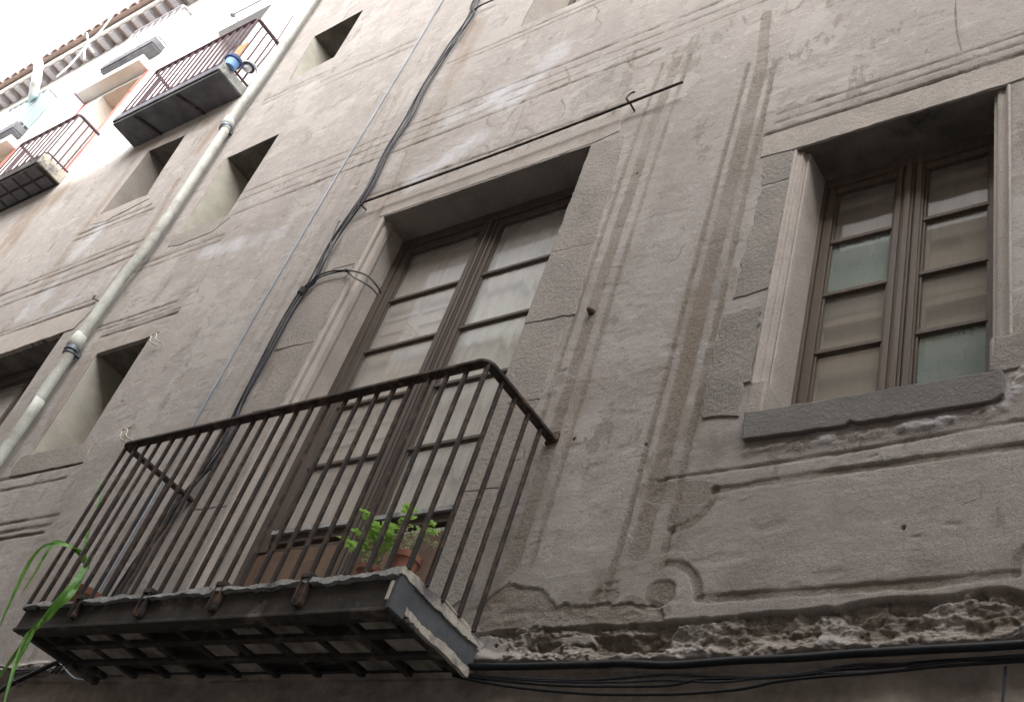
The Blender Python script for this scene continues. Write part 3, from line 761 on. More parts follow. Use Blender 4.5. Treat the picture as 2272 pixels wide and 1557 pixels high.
for a, b in ((ix0 + .03, xm - .03), (xm + .03, ix1 - .02)):
    for c, d in ((4.50, 5.02), (5.16, 5.76)):
        w_ = .045
        sh.box(a, b, ys - .032, ys, c, c + w_); sh.box(a, b, ys - .032, ys, d - w_, d); sh.box(a, a + w_, ys - .032, ys, c + w_, d - w_); sh.box(b - w_, b, ys - .032, ys, c + w_, d - w_)
sh.build('inner_shutter', M['shutter'], win, bevel=.006)
pfw = [(-.004, .004), (.004, .008), (.010, .002), (.014, -.010), (.022, -.014), (.030, -.014), (.036, -.022), (.040, -.034), (.046, -.038), (.052, -.034), (.058, -.040), (.06, -.06), (.06, -.13), (.06, -.21)]
profile(pfw, 4.47, z1 + .002, 'stone_jamb', M['stone_pale'], win, 30, 1, x0)
pfr = [(-.004, .004), (.004, .008), (.012, .001), (.018, -.012), (.030, -.016), (.040, -.010), (.05, -.014), (.058, -.028), (.07, -.034), (.07, -.06), (.07, -.21)]
profile(pfr, 4.47, z1 + .002, 'stone_jamb', M['stone_pale'], win, 30, -1, x1)
profile([(.0, .003), (.052, .004), (.06, -.004), (.06, -.21)], z0, 4.47, 'stone_jamb', M['stone_pale'], win, 6, 1, x0)
profile([(-.01, .006), (.06, .006), (.07, -.004), (.07, -.21)], z0, 4.47, 'stone_jamb', M['stone_pale'], win, 6, -1, x1)
mb = MB(); vs = []; fs = []
for i in range(19):
    for j in range(7):
        vs.append((x0 + (x1 - x0) * i / 18, -.003 + .23 * j / 6, z1 + .003 * math.sin(i * 1.7 + j)))
for i in range(18):
    for j in range(6):
        k_ = i * 7 + j; fs.append((k_, k_ + 1, k_ + 8, k_ + 7))
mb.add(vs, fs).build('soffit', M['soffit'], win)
plate('lintel', [(-1.86, 5.90), (-1.70, 5.886), (-.76, 5.886), (-.4, 5.90), (-.4, 6.045), (-1.2, 6.052), (-1.87, 6.06)], .007, M['stone_pale'], win, px=False, seed=5, jit=.0025)
sill = MB()
SP = [tuple(PXZ(*p)) for p in [(1651, 982), (1655, 921), (1697, 917), (2228, 829), (2232, 880), (2205, 898), (2080, 918), (1905, 945), (1890, 940), (1880, 950), (1760, 968)]]
Q = []
r_ = random.Random(2)
for a, b in zip(SP, SP[1:] + SP[:1]):
    a = np.array(a); b = np.array(b); n = max(1, int(np.hypot(*(b - a)) / .03))
    for i in range(n): Q.append(tuple(a + (b - a) * i / n + (np.array([r_.uniform(-.003, .003), r_.uniform(-.003, .003)]) if i else 0)))
ar = sum(Q[i][0] * Q[(i + 1) % len(Q)][1] - Q[(i + 1) % len(Q)][0] * Q[i][1] for i in range(len(Q)))
if ar < 0: Q = Q[::-1]
sill.prism(Q, -.022, .22).build('sill', M['stone_dark'], win, bevel=.005)
for i, p in enumerate([[(1605, 700), (1690, 680), (1665, 848), (1650, 852), (1640, 925), (1560, 930), (1555, 915)], [(1690, 420), (1752, 400), (1705, 640), (1625, 665)], [(2208, 752), (2262, 742), (2330, 730), (2330, 800), (2240, 822), (2232, 826), (2196, 826)],
                       [(1694, 345), (1758, 333), (1752, 396), (1690, 415)]]):
    plate('stone_block', p, (.006, .004, .009, .0035)[i], M['stone'], win, seed=50 + i, jit=.008)


# ------------------------------------------------------------------ the small deep windows
def small_window(key, depth, parent=B, jm=None, frame=True):
    o = OP[key]; x0, x1, z0, z1 = o
    f = MB(); y = depth
    f.box(x0 + .002, x0 + .045, y, y + .05, z0, z1); f.box(x1 - .045, x1 - .002, y, y + .05, z0, z1); f.box(x0 + .045, x1 - .045, y + .002, y + .05, z1 - .05, z1 - .002); f.box(x0 + .045, x1 - .045, y + .002, y + .05, z0 + .002, z0 + .05)
    xm_ = (x0 + x1) / 2; f.box(xm_ - .025, xm_ + .025, y + .004, y + .048, z0 + .05, z1 - .05)
    w_ = f.build('window', M['wood'], parent, warped=True)
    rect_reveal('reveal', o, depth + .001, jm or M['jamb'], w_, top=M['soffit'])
    MB().box(x0 - .05, x1 + .05, depth + .12, depth + .14, z0 - .05, z1 + .05).build('dark_room', M['dark'], w_, warped=True)
    for a, b in ((x0 + .047, xm_ - .027), (xm_ + .027, x1 - .047)):
        MB().box(a, b, depth + .022, depth + .026, z0 + .052, z1 - .052).build('pane', M['glass'], w_, warped=True)
    return w_


w1 = small_window('w1', .42); w2 = small_window('w2', .42); w3 = small_window('w3', .36); w4 = small_window('w4', .34, jm=M['stone_pale'])
def sillplate(poly, par, m, out=.006, seed=1):
    return plate('sill_stone', poly, out, m, par, seed=seed, jit=.004)
sillplate([(50, 1012), (187, 983), (205, 985), (185, 1025), (20, 1058), (30, 1035)], w1, M['stone'], .003, 71)
sillplate([(205, 762), (335, 720), (352, 728), (334, 747), (216, 785), (203, 800)], w1, M['stone_pale'], .003, 72)
sillplate([(384, 522), (398, 519), (505, 478), (512, 482), (470, 515), (395, 545), (372, 548)], w2, M['stone'], .003, 73)
sillplate([(218, 480), (326, 433), (332, 440), (232, 492), (200, 500)], w4, M['stone_pale'], .003, 74)
w0 = small_window('top', .3, jm=M['stone_pale'])
w6 = small_window('far_low', .3, jm=M['stone_pale'])
# dark-framed window left of the drain pipe
w5 = small_window('w5', .22, jm=M['stone'])
x0, x1, z0, z1 = OP['w5']
MB().box(x0 + .05, x1 - .05, .205, .26, z1 - .14, z1 - .051).build('transom', M['wood'], w5, warped=True)
sb = MB(); sb.box(x0 + .05, x1 - .05, .235, .26, 5.0, 5.03); sb.build('glazing_bar', M['wood'], w5, warped=True)
MB().box(x0 + .05, x1 - .05, .30, .31, z0 + .05, z1 - .1).build('curtain', M['curtain'], w5, warped=True)  # white sheet added behind the panes, imitating the bright reflection in the glass
plate('lintel', [(-40, 760), (0, 749), (187, 685), (205, 690), (165, 730), (146, 737), (0, 788), (-40, 800)], .01, M['stone_pale'], w5, seed=81, jit=.006)
# doors of the top storey, with their white reveals and coloured trim
for key, dm in (('b1door', 'dish'), ('b2door', 'orange'), ('b2left', 'orange')):
    x0, x1, z0, z1 = OP[key]; y = .24
    d_ = MB(); d_.box(x0, x1, y, y + .05, z0, z1)
    for a, b in ((x0 + .05, (x0 + x1) / 2 - .03), ((x0 + x1) / 2 + .03, x1 - .05)):
        d_.box(a, b, y - .015, y, z0 + .1, z0 + .75); d_.box(a, b, y - .015, y, z0 + .85, z1 - .12)
    dd = d_.build('balcony_door', M[dm], B)
    rect_reveal('reveal', OP[key], y + .001, M['white'], dd, sill=M['white'])
    t = MB(); t.box(x1, x1 + .09, -.006, .02, z0, z1 + .1); t.build('door_trim', M['red'] if key != 'b1door' else M['white'], dd)
gr = MB(); x1 = OP['b2door'][1]
for i in range(8): gr.box(x1 - .28, x1 - .02, -.004, .006, 9.75 + i * .09, 9.765 + i * .09)
gr.box(x1 - .29, x1 - .275, -.004, .008, 9.7, 10.45); gr.box(x1 - .02, x1 - .005, -.004, .008, 9.7, 10.45)
gr.build('door_grille', M['whitepaint'], bpy.data.objects['balcony_door.001'])

# ------------------------------------------------------------------ the main balcony
BX0, BX1, BO, BZ0, BZ1 = -4.85, -2.575, .49, 3.30, 3.435
slab = MB()
# worn cement top with ragged lip: a strip of vertices along the front edge
nl = 200; vs = []; fs = []
for i in range(nl + 1):
    x = BX0 + (BX1 - BX0) * i / nl
    dz = .006 * math.sin(i * .13) + .003 * math.sin(i * .51 + 1) + .005 * (random.random() - .5) - .012 * max(0, math.sin(i * .083 + 1)) ** 12
    sag = -.018 * math.sin(math.pi * i / nl) * .4
    dy = .003 * math.sin(i * .33 + 2) + .003 * (random.random() - .5)
    b_ = .006 * max(0, math.sin(i * .17 + .5)) ** 8
    zt = BZ1 + dz + sag; zl = BZ1 - .032 + .006 * math.sin(i * .21) + .004 * math.sin(i * .77) + .006 * (random.random() - .5) + sag
    vs += [(x, .01, BZ1 + .002), (x, -BO + .02, zt), (x, -BO - .006 + dy - b_, zt - .008), (x, -BO - .008 + dy - b_, zl), (x, -BO + .02, zl - .003), (x, .01, zl - .003)]
for i in range(nl):
    for j in range(6):
        a = i * 6 + j; b = i * 6 + (j + 1) % 6; fs.append((a, b, b + 6, a + 6))
fs.append(tuple(range(6))); fs.append(tuple(nl * 6 + k_ for k_ in reversed(range(6))))
slab.add(vs, fs)
bal = slab.build('balcony', M['cement'], B); bal['label'] = 'shallow main balcony with dark iron fascia and cement lip, potted plants on top'
fa = MB(); fa.box(BX0 + .01, BX1 - .012, -BO + .012, -BO + .05, BZ0 - .03, BZ1 - .036); fa.box(BX0 + .01, BX1 - .012, -BO + .004, -BO + .05, BZ0 - .035, BZ0 - .018)
fa.build('fascia', M['fascia'], bal, bevel=.004)
fs_ = MB(); fs_.box(BX0 + .01, BX0 + .05, -BO + .05, .0, BZ0 - .03, BZ1 - .036); fs_.build('fascia', M['fascia'], bal)
# right end: cream flaking strips above and below a blue-grey plate
def ragged_x(x, pts_top, pts_bot, th, seed):
    r_ = random.Random(seed); top = []; bot = []
    for P, out in ((pts_top, top), (pts_bot, bot)):
        for (a, b) in zip(P[:-1], P[1:]):
            n = 9
            for i in range(n): out.append((a[0] + (b[0] - a[0]) * i / n + r_.uniform(-.002, .002), a[1] + (b[1] - a[1]) * i / n + r_.uniform(-.004, .004)))
        out.append(P[-1])
    poly = top + bot[::-1]; n = len(poly); mb = MB(); vs = [(x, -y, z) for y, z in poly] + [(x - th, -y, z) for y, z in poly]
    fs = [tuple(range(n)), tuple(range(2 * n - 1, n - 1, -1))] + [((i + 1) % n, i, n + i, n + (i + 1) % n) for i in range(n)]
    return mb.add(vs, fs)
e = MB(); e.box(BX1 - .03, BX1 + .004, -BO + .03, -.004, BZ0 - .012, BZ1 - .036); e.build('end_plate', M['metalplate'], bal)
ragged_x(BX1 + .014, [(BO + .01, BZ1 + .002), (.27, BZ1 + .004), (.265, BZ1 + .014), (.10, BZ1 + .006), (.09, BZ1 - .014), (.03, BZ1 - .03)], [(BO + .01, BZ1 - .028), (.30, BZ1 - .038), (.15, BZ1 - .04), (.03, BZ1 - .034)], .024, 4).build('flaking_edge', M['cream'], bal)
ragged_x(BX1 + .012, [(BO - .07, BZ0 + .014), (.33, BZ0 + .004), (.2, BZ0 + .012), (.02, BZ0 + .006)], [(BO - .07, BZ0 - .008), (.33, BZ0 - .020), (.02, BZ0 - .024)], .02, 6).build('flaking_edge', M['cream'], bal)
cp = MB(); cp.box(BX1 - .011, BX1 + .009, -BO - .004, -BO + .075, BZ0 - .03, BZ1 - .03); cp.build('corner_plate', M['metalplate'], bal, bevel=.003)
cp = MB(); cp.box(BX1 - .028, BX1 - .0115, -BO - .006, -BO + .02, BZ0 + .0, BZ1 - .055); cp.build('corner_flake', M['cream'], bal, bevel=.004)
# underside: joists, cross bars, pale tiles between
un = MB(); un.box(BX0 + .05, BX1 - .03, -BO + .05, .0, BZ0 + .03, BZ1 - .045); un.build('underside', M['fascia'], bal)
jo = MB()
for yy in (.15, .29, .40): jo.box(BX0 + .05, BX1 - .03, -yy - .018, -yy + .018, BZ0 - .012, BZ0 + .04)
nb = 9
for i in range(nb + 1):
    x = BX0 + .08 + (BX1 - BX0 - .14) * i / nb; jo.box(x - .016, x + .016, -BO + .05, -.002, BZ0 - .004, BZ0 + .038)
jo.build('joist', M['fascia'], bal, bevel=.003)
r_ = random.Random(9); ti = MB()
for i in range(nb):
    xa = BX0 + .08 + (BX1 - BX0 - .14) * i / nb + .02; xb = BX0 + .08 + (BX1 - BX0 - .14) * (i + 1) / nb - .02
    for ya, yb in ((.17, .27), (.31, .38), (.03, .13)):
        if r_.random() < .3: continue
        MB().box(xa + r_.uniform(0, .05), xb - r_.uniform(0, .06), -yb, -ya, BZ0 + .008 - r_.uniform(0, .006), BZ0 + .031).build('underside_tile', M['tile'], bal)
# straps over the fascia
for px_, L in ((330, .105), (485, .10), (188, .09), (668, .10)):
    x = PX(px_, 1320, BO)[0]; s_ = MB(); s_.box(x - .017, x + .017, -BO - .008, -BO + .011, BZ1 - .036 - L, BZ1 - .012); s_.box(x - .028, x + .028, -BO - .016, -BO + .03, BZ1 - .014, BZ1 + .006)
    s_.box(x + .0172, x + .022, -BO - .016, -BO + .010, BZ1 - .03 - L, BZ1 - .014); s_.box(x - .022, x - .0172, -BO - .016, -BO + .010, BZ1 - .03 - L, BZ1 - .014)
    s_.build('strap', M['iron'], bal, bevel=.003)
for o_ in [bal] + [c_ for c_ in bal.children]:
    for v in o_.data.vertices:
        t = min(1, max(0, (v.co.x - BX0) / (BX1 - BX0))); lo_ = min(1, max(0, (BZ1 - .02 - v.co.z) / .08))
        v.co.z += (.022 - .03 * t) * (1 - lo_) + (.055 - .055 * t) * lo_
# railing
RX0, RX1, RZ = -4.845, -2.561, 4.366; RO = BO - .005
rl = MB(); w_ = .034; h_ = .014
path = [(RX0 - .03, .03, RZ + .012), (RX0, -RO, RZ), (RX1, -RO, RZ), (RX1, .05, RZ)]
def rail_path(x0, x1, o, z, back0=.03, back1=.05, r=.03, zl=0):
    pts = [(x0 - .02, back0, z + zl), (x0, -o + r, z)] + [(x0 + r - r * math.cos(t), -o + r - r * math.sin(t), z) for t in (.4, .8, 1.2)] + [(x0 + r, -o, z)]
    pts += [(x0 + (x1 - x0) * i / 12, -o, z - .004 * math.sin(math.pi * i / 12)) for i in range(1, 12)]
    pts += [(x1 - r, -o, z)] + [(x1 - r + r * math.sin(t), -o + r - r * math.cos(t), z) for t in (.4, .8, 1.2)] + [(x1, -o + r, z), (x1, back1, z)]
    return pts
def flat_sweep(mb, pts, w, h):
    P = [Vector(p) for p in pts]; o = len(mb.v); n = len(P)
    for i in range(n):
        t = (P[min(i + 1, n - 1)] - P[max(i - 1, 0)]).normalized(); s_ = t.cross(Vector((0, 0, 1))).normalized() * w / 2; u = Vector((0, 0, h / 2))
        for a, b in ((-1, -1), (1, -1), (1, 1), (-1, 1)): mb.v.append(tuple(P[i] + a * s_ + b * u))
    for i in range(n - 1):
        for k_ in range(4):
            a = o + i * 4 + k_; b = o + i * 4 + (k_ + 1) % 4; mb.f.append((a, b, b + 4, a + 4))
    mb.f.append((o + 3, o + 2, o + 1, o)); e_ = o + (n - 1) * 4; mb.f.append((e_, e_ + 1, e_ + 2, e_ + 3))
flat_sweep(rl, rail_path(RX0, RX1, RO, RZ, zl=.02), .044, .016)
rl.build('handrail', M['iron'], bal, bevel=.003)
def baluster(x, y, z0_, z1_, s_, m, parent, lean=(0, 0)):
    mb = MB(); mb.bar((0, 0, 0), (lean[0], lean[1], z1_ - z0_), s_, s_, (0, 1, 0))
    mb.v = [(a + ORG[parent.name][0], b + ORG[parent.name][1], c + ORG[parent.name][2]) for a, b, c in mb.v]
    o = mb.build('baluster', m, parent, bevel=.002); o.location = (x, y, z0_); return o
b0 = baluster(RX0, -RO + .004, BZ1 - .01, RZ - .006, .0155, M['iron'], bal)
NBAL = 24
for i in range(1, NBAL + 1):
    x = RX0 + (RX1 - RX0) * i / NBAL + (random.uniform(-.005, .005) if i < NBAL else 0)
    c = cpy(b0, bal, (x - RX0, 0, 0)); c.rotation_euler = (random.uniform(-.006, .006), random.uniform(-.006, .006), random.uniform(-.2, .2))
for k_, t in enumerate((.375, .28, .18, .085)):
    for x in (RX1, RX0 - .004):
        cpy(b0, bal, (x - RX0, (-t) - (-RO + .004), 0))

# ------------------------------------------------------------------ upper balconies
def upper_balcony(X0, X1, O, Z0, Z1, RZ, nb, slabm, endm, lab, ribs=True, railm='iron_violet', nside=3, rib_tiles=False):
    s_ = MB(); s_.box(X0, X1, -O, .0, Z0 + .03, Z1); s_.box(X0 + .01, X1 - .01, -O + .02, .0, Z0, Z0 + .03)
    b = s_.build('balcony', slabm, B, bevel=.008); b['label'] = lab
    if endm: MB().box(X1 - .02, X1 + .012, -O - .004, -.002, Z0 + .01, Z1 + .004).build('slab_end', endm, b, bevel=.008)
    if ribs:
        for t in (.22, .62): MB().bar((X0 + (X1 - X0) * t, -O + .03, Z0 - .006), (X0 + (X1 - X0) * t + .12, -.0, Z0 - .006), .03, .02).build('rib', M['fascia'], b)
    if rib_tiles:
        n = 5
        for i in range(n):
            xa = X0 + .04 + (X1 - X0 - .06) * i / n
            for ya, yb in ((.03, .15), (.18, O - .03)): MB().box(xa, xa + (X1 - X0) / n - .05, -yb, -ya, Z0 - .006, Z0 + .004).build('underside_tile', M['slab'], b)
    r = MB(); flat_sweep(r, rail_path(X0 + .03, X1 - .02, O - .02, RZ), .035, .02); r.build('handrail', M[railm], b)
    r = MB(); flat_sweep(r, rail_path(X0 + .03, X1 - .02, O - .02, Z1 + .06), .02, .012); r.build('bottom_rail', M[railm], b)
    q0 = baluster(X0 + .03, -O + .02, Z1, RZ, .016, M[railm], b)
    for i in range(1, nb + 1): cpy(q0, b, ((X1 - X0 - .05) * i / nb, 0, 0))
    for j in range(1, nside + 1):
        for x in (X0 + .03, X1 - .02): cpy(q0, b, (x - X0 - .03, (O - .02) * j / (nside + 1), 0))
    return b
u1 = upper_balcony(-9.42, -7.745, .33, 9.555, 9.68, 10.48, 15, M['slab'], M['cement'], 'upper balcony with dark slab beside the drain pipe, bucket and dish on it')
u2 = upper_balcony(-11.95, -10.70, .325, 9.50, 9.66, 10.41, 9, M['fascia'], M['cream'], 'upper balcony at the left edge with a pale slab end', ribs=False, rib_tiles=True)
u3 = upper_balcony(-12.05, -10.95, .175, 12.22, 12.36, 13.13, 7, M['slab'], None, 'small top balcony with thin railing below the eaves', ribs=False, railm='rafter', nside=1)
u4 = upper_balcony(-14.75, -13.68, .175, 11.80, 11.95, 12.76, 7, M['slab'], None, 'small top balcony with cyan screen panels', ribs=False, railm='rafter', nside=1)
MB().box(-14.7, -13.72, -.150, -.14, 12.02, 12.70).build('screen_panel', M['glass_cyan'], u4)
MB().box(-13.715, -13.705, -.14, -.01, 12.02, 12.70).build('screen_panel', M['glass_cyan'], u4)
# white canopies over the doors with red frames below
for (xa, xb, zz) in ((-12.2, -10.87, 11.80), (-15.3, -13.43, 11.42)):
    c_ = MB(); c_.box(xa, xb, -.17, .0, zz, zz + .12); cc = c_.build('canopy', M['white'], B, bevel=.006)
    MB().box(xa - .03, xa - .001, -.18, -.002, zz, zz + .05).build('canopy_edge', M['violet'], cc)
    MB().box(xb - .05, xb, -.012, -.001, zz - .45, zz - .001).build('red_trim', M['red'], cc); MB().box(xa, xa + .05, -.012, -.001, zz - .3, zz - .001).build('red_trim', M['red'], cc)

# ------------------------------------------------------------------ eaves
ev = MB(); EZ = 13.66; EO = .22
ev.box(-22, 3.2, -EO, .0, EZ + .10, EZ + .13); evo = ev.build('eaves', M['rooftile'], B)
raf0 = MB().box(-21.9, -21.79, -EO + .02, -.002, EZ, EZ + .098).build('rafter', M['rafter'], evo)
for i in range(1, 92): cpy(raf0, evo, (.27 * i, 0, 0))
MB().box(-22, 3.2, -EO - .02, -EO + .015, EZ + .05, EZ + .16).build('fascia_board', M['white'], evo)
tl = MB(); x = -21.95
while x < 3.1:
    n = 7
    for s0, s1, zz in ((-EO - .12, 1.5, EZ + .17),):
        vs = []; 
        for yy, dz in ((s0, 0), (s1, .5)):
            for k_ in range(n): a = math.pi * k_ / (n - 1); vs.append((x + .085 + .085 * math.cos(a), yy, zz + dz + .07 * math.sin(a)))
            for k_ in reversed(range(n)): a = math.pi * k_ / (n - 1); vs.append((x + .085 + .068 * math.cos(a), yy, zz + dz + .055 * math.sin(a)))
        m_ = 2 * n; f_ = [(k_, (k_ + 1) % m_, m_ + (k_ + 1) % m_, m_ + k_) for k_ in range(m_)] + [tuple(range(m_ - 1, -1, -1))]
        tl.add(vs, f_)
    x += .215
tl.build('roof_tile', M['rooftile'], evo)
MB().add([(-22, -EO - .1, EZ + .165), (3.2, -EO - .1, EZ + .165), (3.2, 1.6, EZ + .67), (-22, 1.6, EZ + .67)], [(0, 1, 2, 3)]).build('roof_deck', M['rooftile'], evo)

# ------------------------------------------------------------------ drain pipe
pp = [PX(*p, .07) for p in [(694, 3), (593, 152), (505, 276), (494, 298), (339, 530), (261, 631), (168, 763), (148, 795), (78, 899), (7, 1005)]]
top_ = pp[0] + (pp[0] - pp[1]) * 2.0; top_[2] = 13.7; bot_ = pp[-1].copy(); bot_[2] = .2
pts = [top_] + pp + [bot_ + np.array([.05, 0, 0])]
for p in pts: p[1] = -.07
P1 = pts[:4]; 
pipe = MB(); pipe.tube([pts[0], pts[1], pts[2], pts[3]], .046, 20); pipe.tube([pts[3], pts[4]], [.046, .046], 20)
base = np.array([pts[-1][0], -.07, .2])
pipe = MB(); pipe.tube(spline(pts, 6), .0405, 20)
dp = pipe.build('drain_pipe', M['pipe'], None, smooth=True, origin=base)
tag(dp, 'pale painted drain pipe running down the facade left of the small windows', 'drain pipe')
ORG[dp.name] = base
for (a, b) in ((pp[2], pp[3]), (pp[6], pp[7])):
    d = (b - a) / np.linalg.norm(b - a); c = MB(); c.tube([a - d * .10, a - d * .02, a + d * .045, a + d * .05], [.046, .055, .057, .047], 20); c.build('pipe_socket', M['pipe'], dp, smooth=True)
    c = MB(); c.tube([a + d * .05, a + d * .085], [.056, .056], 20); c.tube([a + d * .105, a + d * .115], [.051, .051], 20); c.box(*(a[0] + .03, a[0] + .055), -.075, .0, a[2] - .1, a[2] - .07); c.build('pipe_clamp', M['clamp'], dp)
# thin white-edged line beside the pipe on the white storey
# ------------------------------------------------------------------ curtain rod over the French window
ra = PX(803, 450, .055); rb = PX(1515, 182, .055)
rm = [ra + (rb - ra) * t + np.array([0, 0, -.02 * math.sin(math.pi * t)]) for t in np.linspace(0, 1, 14)]
rod = MB(); rod.tube(rm, .0085, 8); rodo = rod.build('awning_rod', M['iron'], None, smooth=True, origin=ra); tag(rodo, 'long slightly bowed iron rod hung on hooks above the tall balcony window', 'rod')
hk = MB(); c = PX(1400, 222, .055); hk.tube(spline([c + (.0, .06, -.03), c + (0, .0, -.03), c + (-.012, -.022, -.014), c + (-.012, -.022, .01), c + (-.006, -.012, .05), c + (.012, -.004, .064)], 5), .006, 6); hk.build('hook', M['iron'], rodo, smooth=True)
hk = MB(); hk.lathe([(.012, -.006), (.022, -.006), (.022, .006), (.012, .006), (.012, -.006)], ra + (-.004, .0, -.006), 14, 'y'); hk.tube([ra + (0, .055, -.012), ra + (0, -.004, -.02)], .006, 6); hk.build('ring', M['iron'], rodo)
# iron rod on the white storey
a = PX(517, 33, .09); b = PX(600, -10, .09)
r2 = MB(); r2.tube([a, b], .010, 8); r2.lathe([(.0, -.03), (.03, -.02), (.035, 0), (.03, .02), (0, .03)], a, 10); r2.tube([a, a + (0, .09, 0)], .008, 6); tag(r2.build('awning_rod', M['rafter'], None, origin=a), 'short dark rod with round knob on the white top storey', 'rod')


# ------------------------------------------------------------------ cables
def cable(name, pts, r, m, label, cat='cable', group=None, n=6, smp=8, wob=0):
    s_ = spline(pts, smp)
    if wob:
        ph = random.uniform(0, 6); s_ = [p + np.array([wob * math.sin(i * .33 + ph), -abs(wob) * .4 * math.sin(i * .21 + ph), wob * math.cos(i * .27 + ph)]) for i, p in enumerate(s_)]
    o = MB().tube(s_, r, n).build(name, m, None, smooth=True, origin=pts[len(pts) // 2]); return tag(o, label, cat, group)
bp = [(1075, -45), (1053, 7), (1044, 32), (1004, 92), (961, 159), (919, 233), (891, 283), (852, 343), (806, 434), (735, 544), (692, 620), (671, 647), (607, 754), (537, 885), (509, 956), (470, 1023), (441, 1060), (385, 1130), (318, 1225), (265, 1300), (215, 1375), (165, 1440), (120, 1490)]
offs = [(0, .022), (.020, .028), (-.022, .030), (.008, .040), (.042, .02)]
mats = ['cable', 'cable_grey', 'cable', 'cable_grey', 'cable']; rr = [.0068, .0045, .0055, .0045, .005]
for k_, (dx, o_) in enumerate(offs):
    pts = [PX(*p, o_) + np.array([dx + random.uniform(-.014, .014), 0, 0]) for p in bp]
    cable('cable', pts, rr[k_], M[mats[k_]], ['thick black cable of the bundle running down beside the balcony window', 'grey cable twisted into the bundle beside the balcony window', 'black cable on the left of the bundle beside the balcony window', 'outermost grey cable of the bundle beside the balcony window', 'black cable on the right of the bundle beside the balcony window'][k_], group='cables of the vertical bundle', wob=.009)
cable('cable', [PX(*p, .03) for p in [(755, 490), (748, 500), (738, 525), (733, 545), (728, 560)]], .004, M['cable_grey'], 'short loose cable end standing off the bundle above the balcony')
cable('cable', [PX(*p, .012) for p in [(1003, -35), (982, 0), (843, 232), (760, 368), (682, 500), (600, 640), (520, 780), (424, 949), (350, 1085), (255, 1250), (180, 1380)]], .0052, M['cable_steel'], 'single thin shiny cable straight down the wall left of the bundle')
cable('cable', [PX(*p, o) for p, o in [((692, 625), .03), ((705, 612), .035), ((735, 602), .035), ((768, 600), .03), ((795, 604), .03), ((818, 614), .02), ((836, 634), -.02), ((845, 650), -.12)]], .005, M['cable'], 'upper black cable branching from the bundle over the stone jamb')
cable('cable', [PX(*p, o) for p, o in [((690, 632), .03), ((708, 616), .03), ((738, 606), .03), ((768, 602), .025), ((783, 614), .025), ((805, 626), .02), ((825, 640), -.03), ((838, 655), -.14)]], .0045, M['cable_grey'], 'lower grey cable branching from the bundle over the stone jamb')
cable('cable', [PX(*p, .03) for p in [(1043, 32), (1055, 20), (1072, 10), (1105, -4)]], .006, M['cable'], 'black cable forking off to the right at the top of the bundle')
kn = MB(); c = PX(768, 600, .03); kn.tube([c + (-.012, .0, .01), c, c + (.012, -.006, -.012)], [.010, .013, .008], 8); kn.tube([c, c + (0, .04, 0)], .005, 6); tag(kn.build('cable_clip', M['cable_grey'], None, origin=c), 'grey clip holding the branch cables at the stone jamb', 'clip')
kn = MB(); c = PX(671, 646, .03); kn.tube([PX(675, 640, .034), PX(667, 652, .034)], .024, 10); tag(kn.build('cable_tie', M['cable'], None, origin=c), 'dark tie band round the cable bundle beside the balcony', 'clip')
# the band of cables along the foot of the plaster
cable('cable', [PX(*p, o) for p, o in [((1000, 1478), .03), ((1040, 1478), .035), ((1150, 1478), .035), ((1300, 1474), .04), ((1380, 1471), .04), ((1480, 1475), .04), ((1560, 1470), .04), ((1640, 1464), .04), ((1760, 1459), .04), ((1880, 1450), .04), ((2000, 1443), .045), ((2120, 1437), .045), ((2200, 1433), .045), ((2330, 1424), .045)]], .0125, M['cable'], 'thickest black cable along the foot of the plaster right of the balcony', n=10, group=None)
low = [([(1005, 1492), (1100, 1500), (1200, 1506), (1300, 1508), (1380, 1503), (1480, 1496), (1540, 1498), (1700, 1500), (1800, 1490), (1900, 1474), (2000, 1472), (2100, 1464), (2330, 1450)], .005, 'cable_grey', 'highest thin grey cable under the thick black cable'),
       ([(1005, 1496), (1120, 1510), (1240, 1520), (1360, 1522), (1480, 1520), (1560, 1506), (1680, 1504), (1790, 1496), (1870, 1484), (1980, 1478), (2060, 1468), (2200, 1462), (2330, 1458)], .005, 'cable', 'thin black cable in the middle of the lower strand'),
       ([(1005, 1498), (1080, 1514), (1180, 1528), (1300, 1538), (1400, 1540), (1520, 1538), (1640, 1528), (1720, 1512), (1800, 1502), (1960, 1490), (2080, 1478), (2200, 1470), (2330, 1462)], .0055, 'cable', 'lowest sagging black cable below the plaster edge'),
       ([(1010, 1494), (1140, 1506), (1260, 1512), (1380, 1512), (1480, 1508), (1600, 1512), (1760, 1496), (1960, 1490), (2000, 1486), (2040, 1474), (2160, 1463), (2330, 1452)], .0042, 'cable_grey', 'thin grey cable crossing over the lower strand')]
for p, r_c, m_, l_ in low:
    cable('cable', [PX(*q, .03) for q in p], r_c, M[m_], l_, group='thin cables along the foot of the plaster')
cable('cable', [PX(*p, .02) for p in [(2231, 1478), (2230, 1505), (2226, 1540), (2222, 1580)]], .004, M['cable_grey'], 'short grey cable dropping down the dark lower wall at the right')
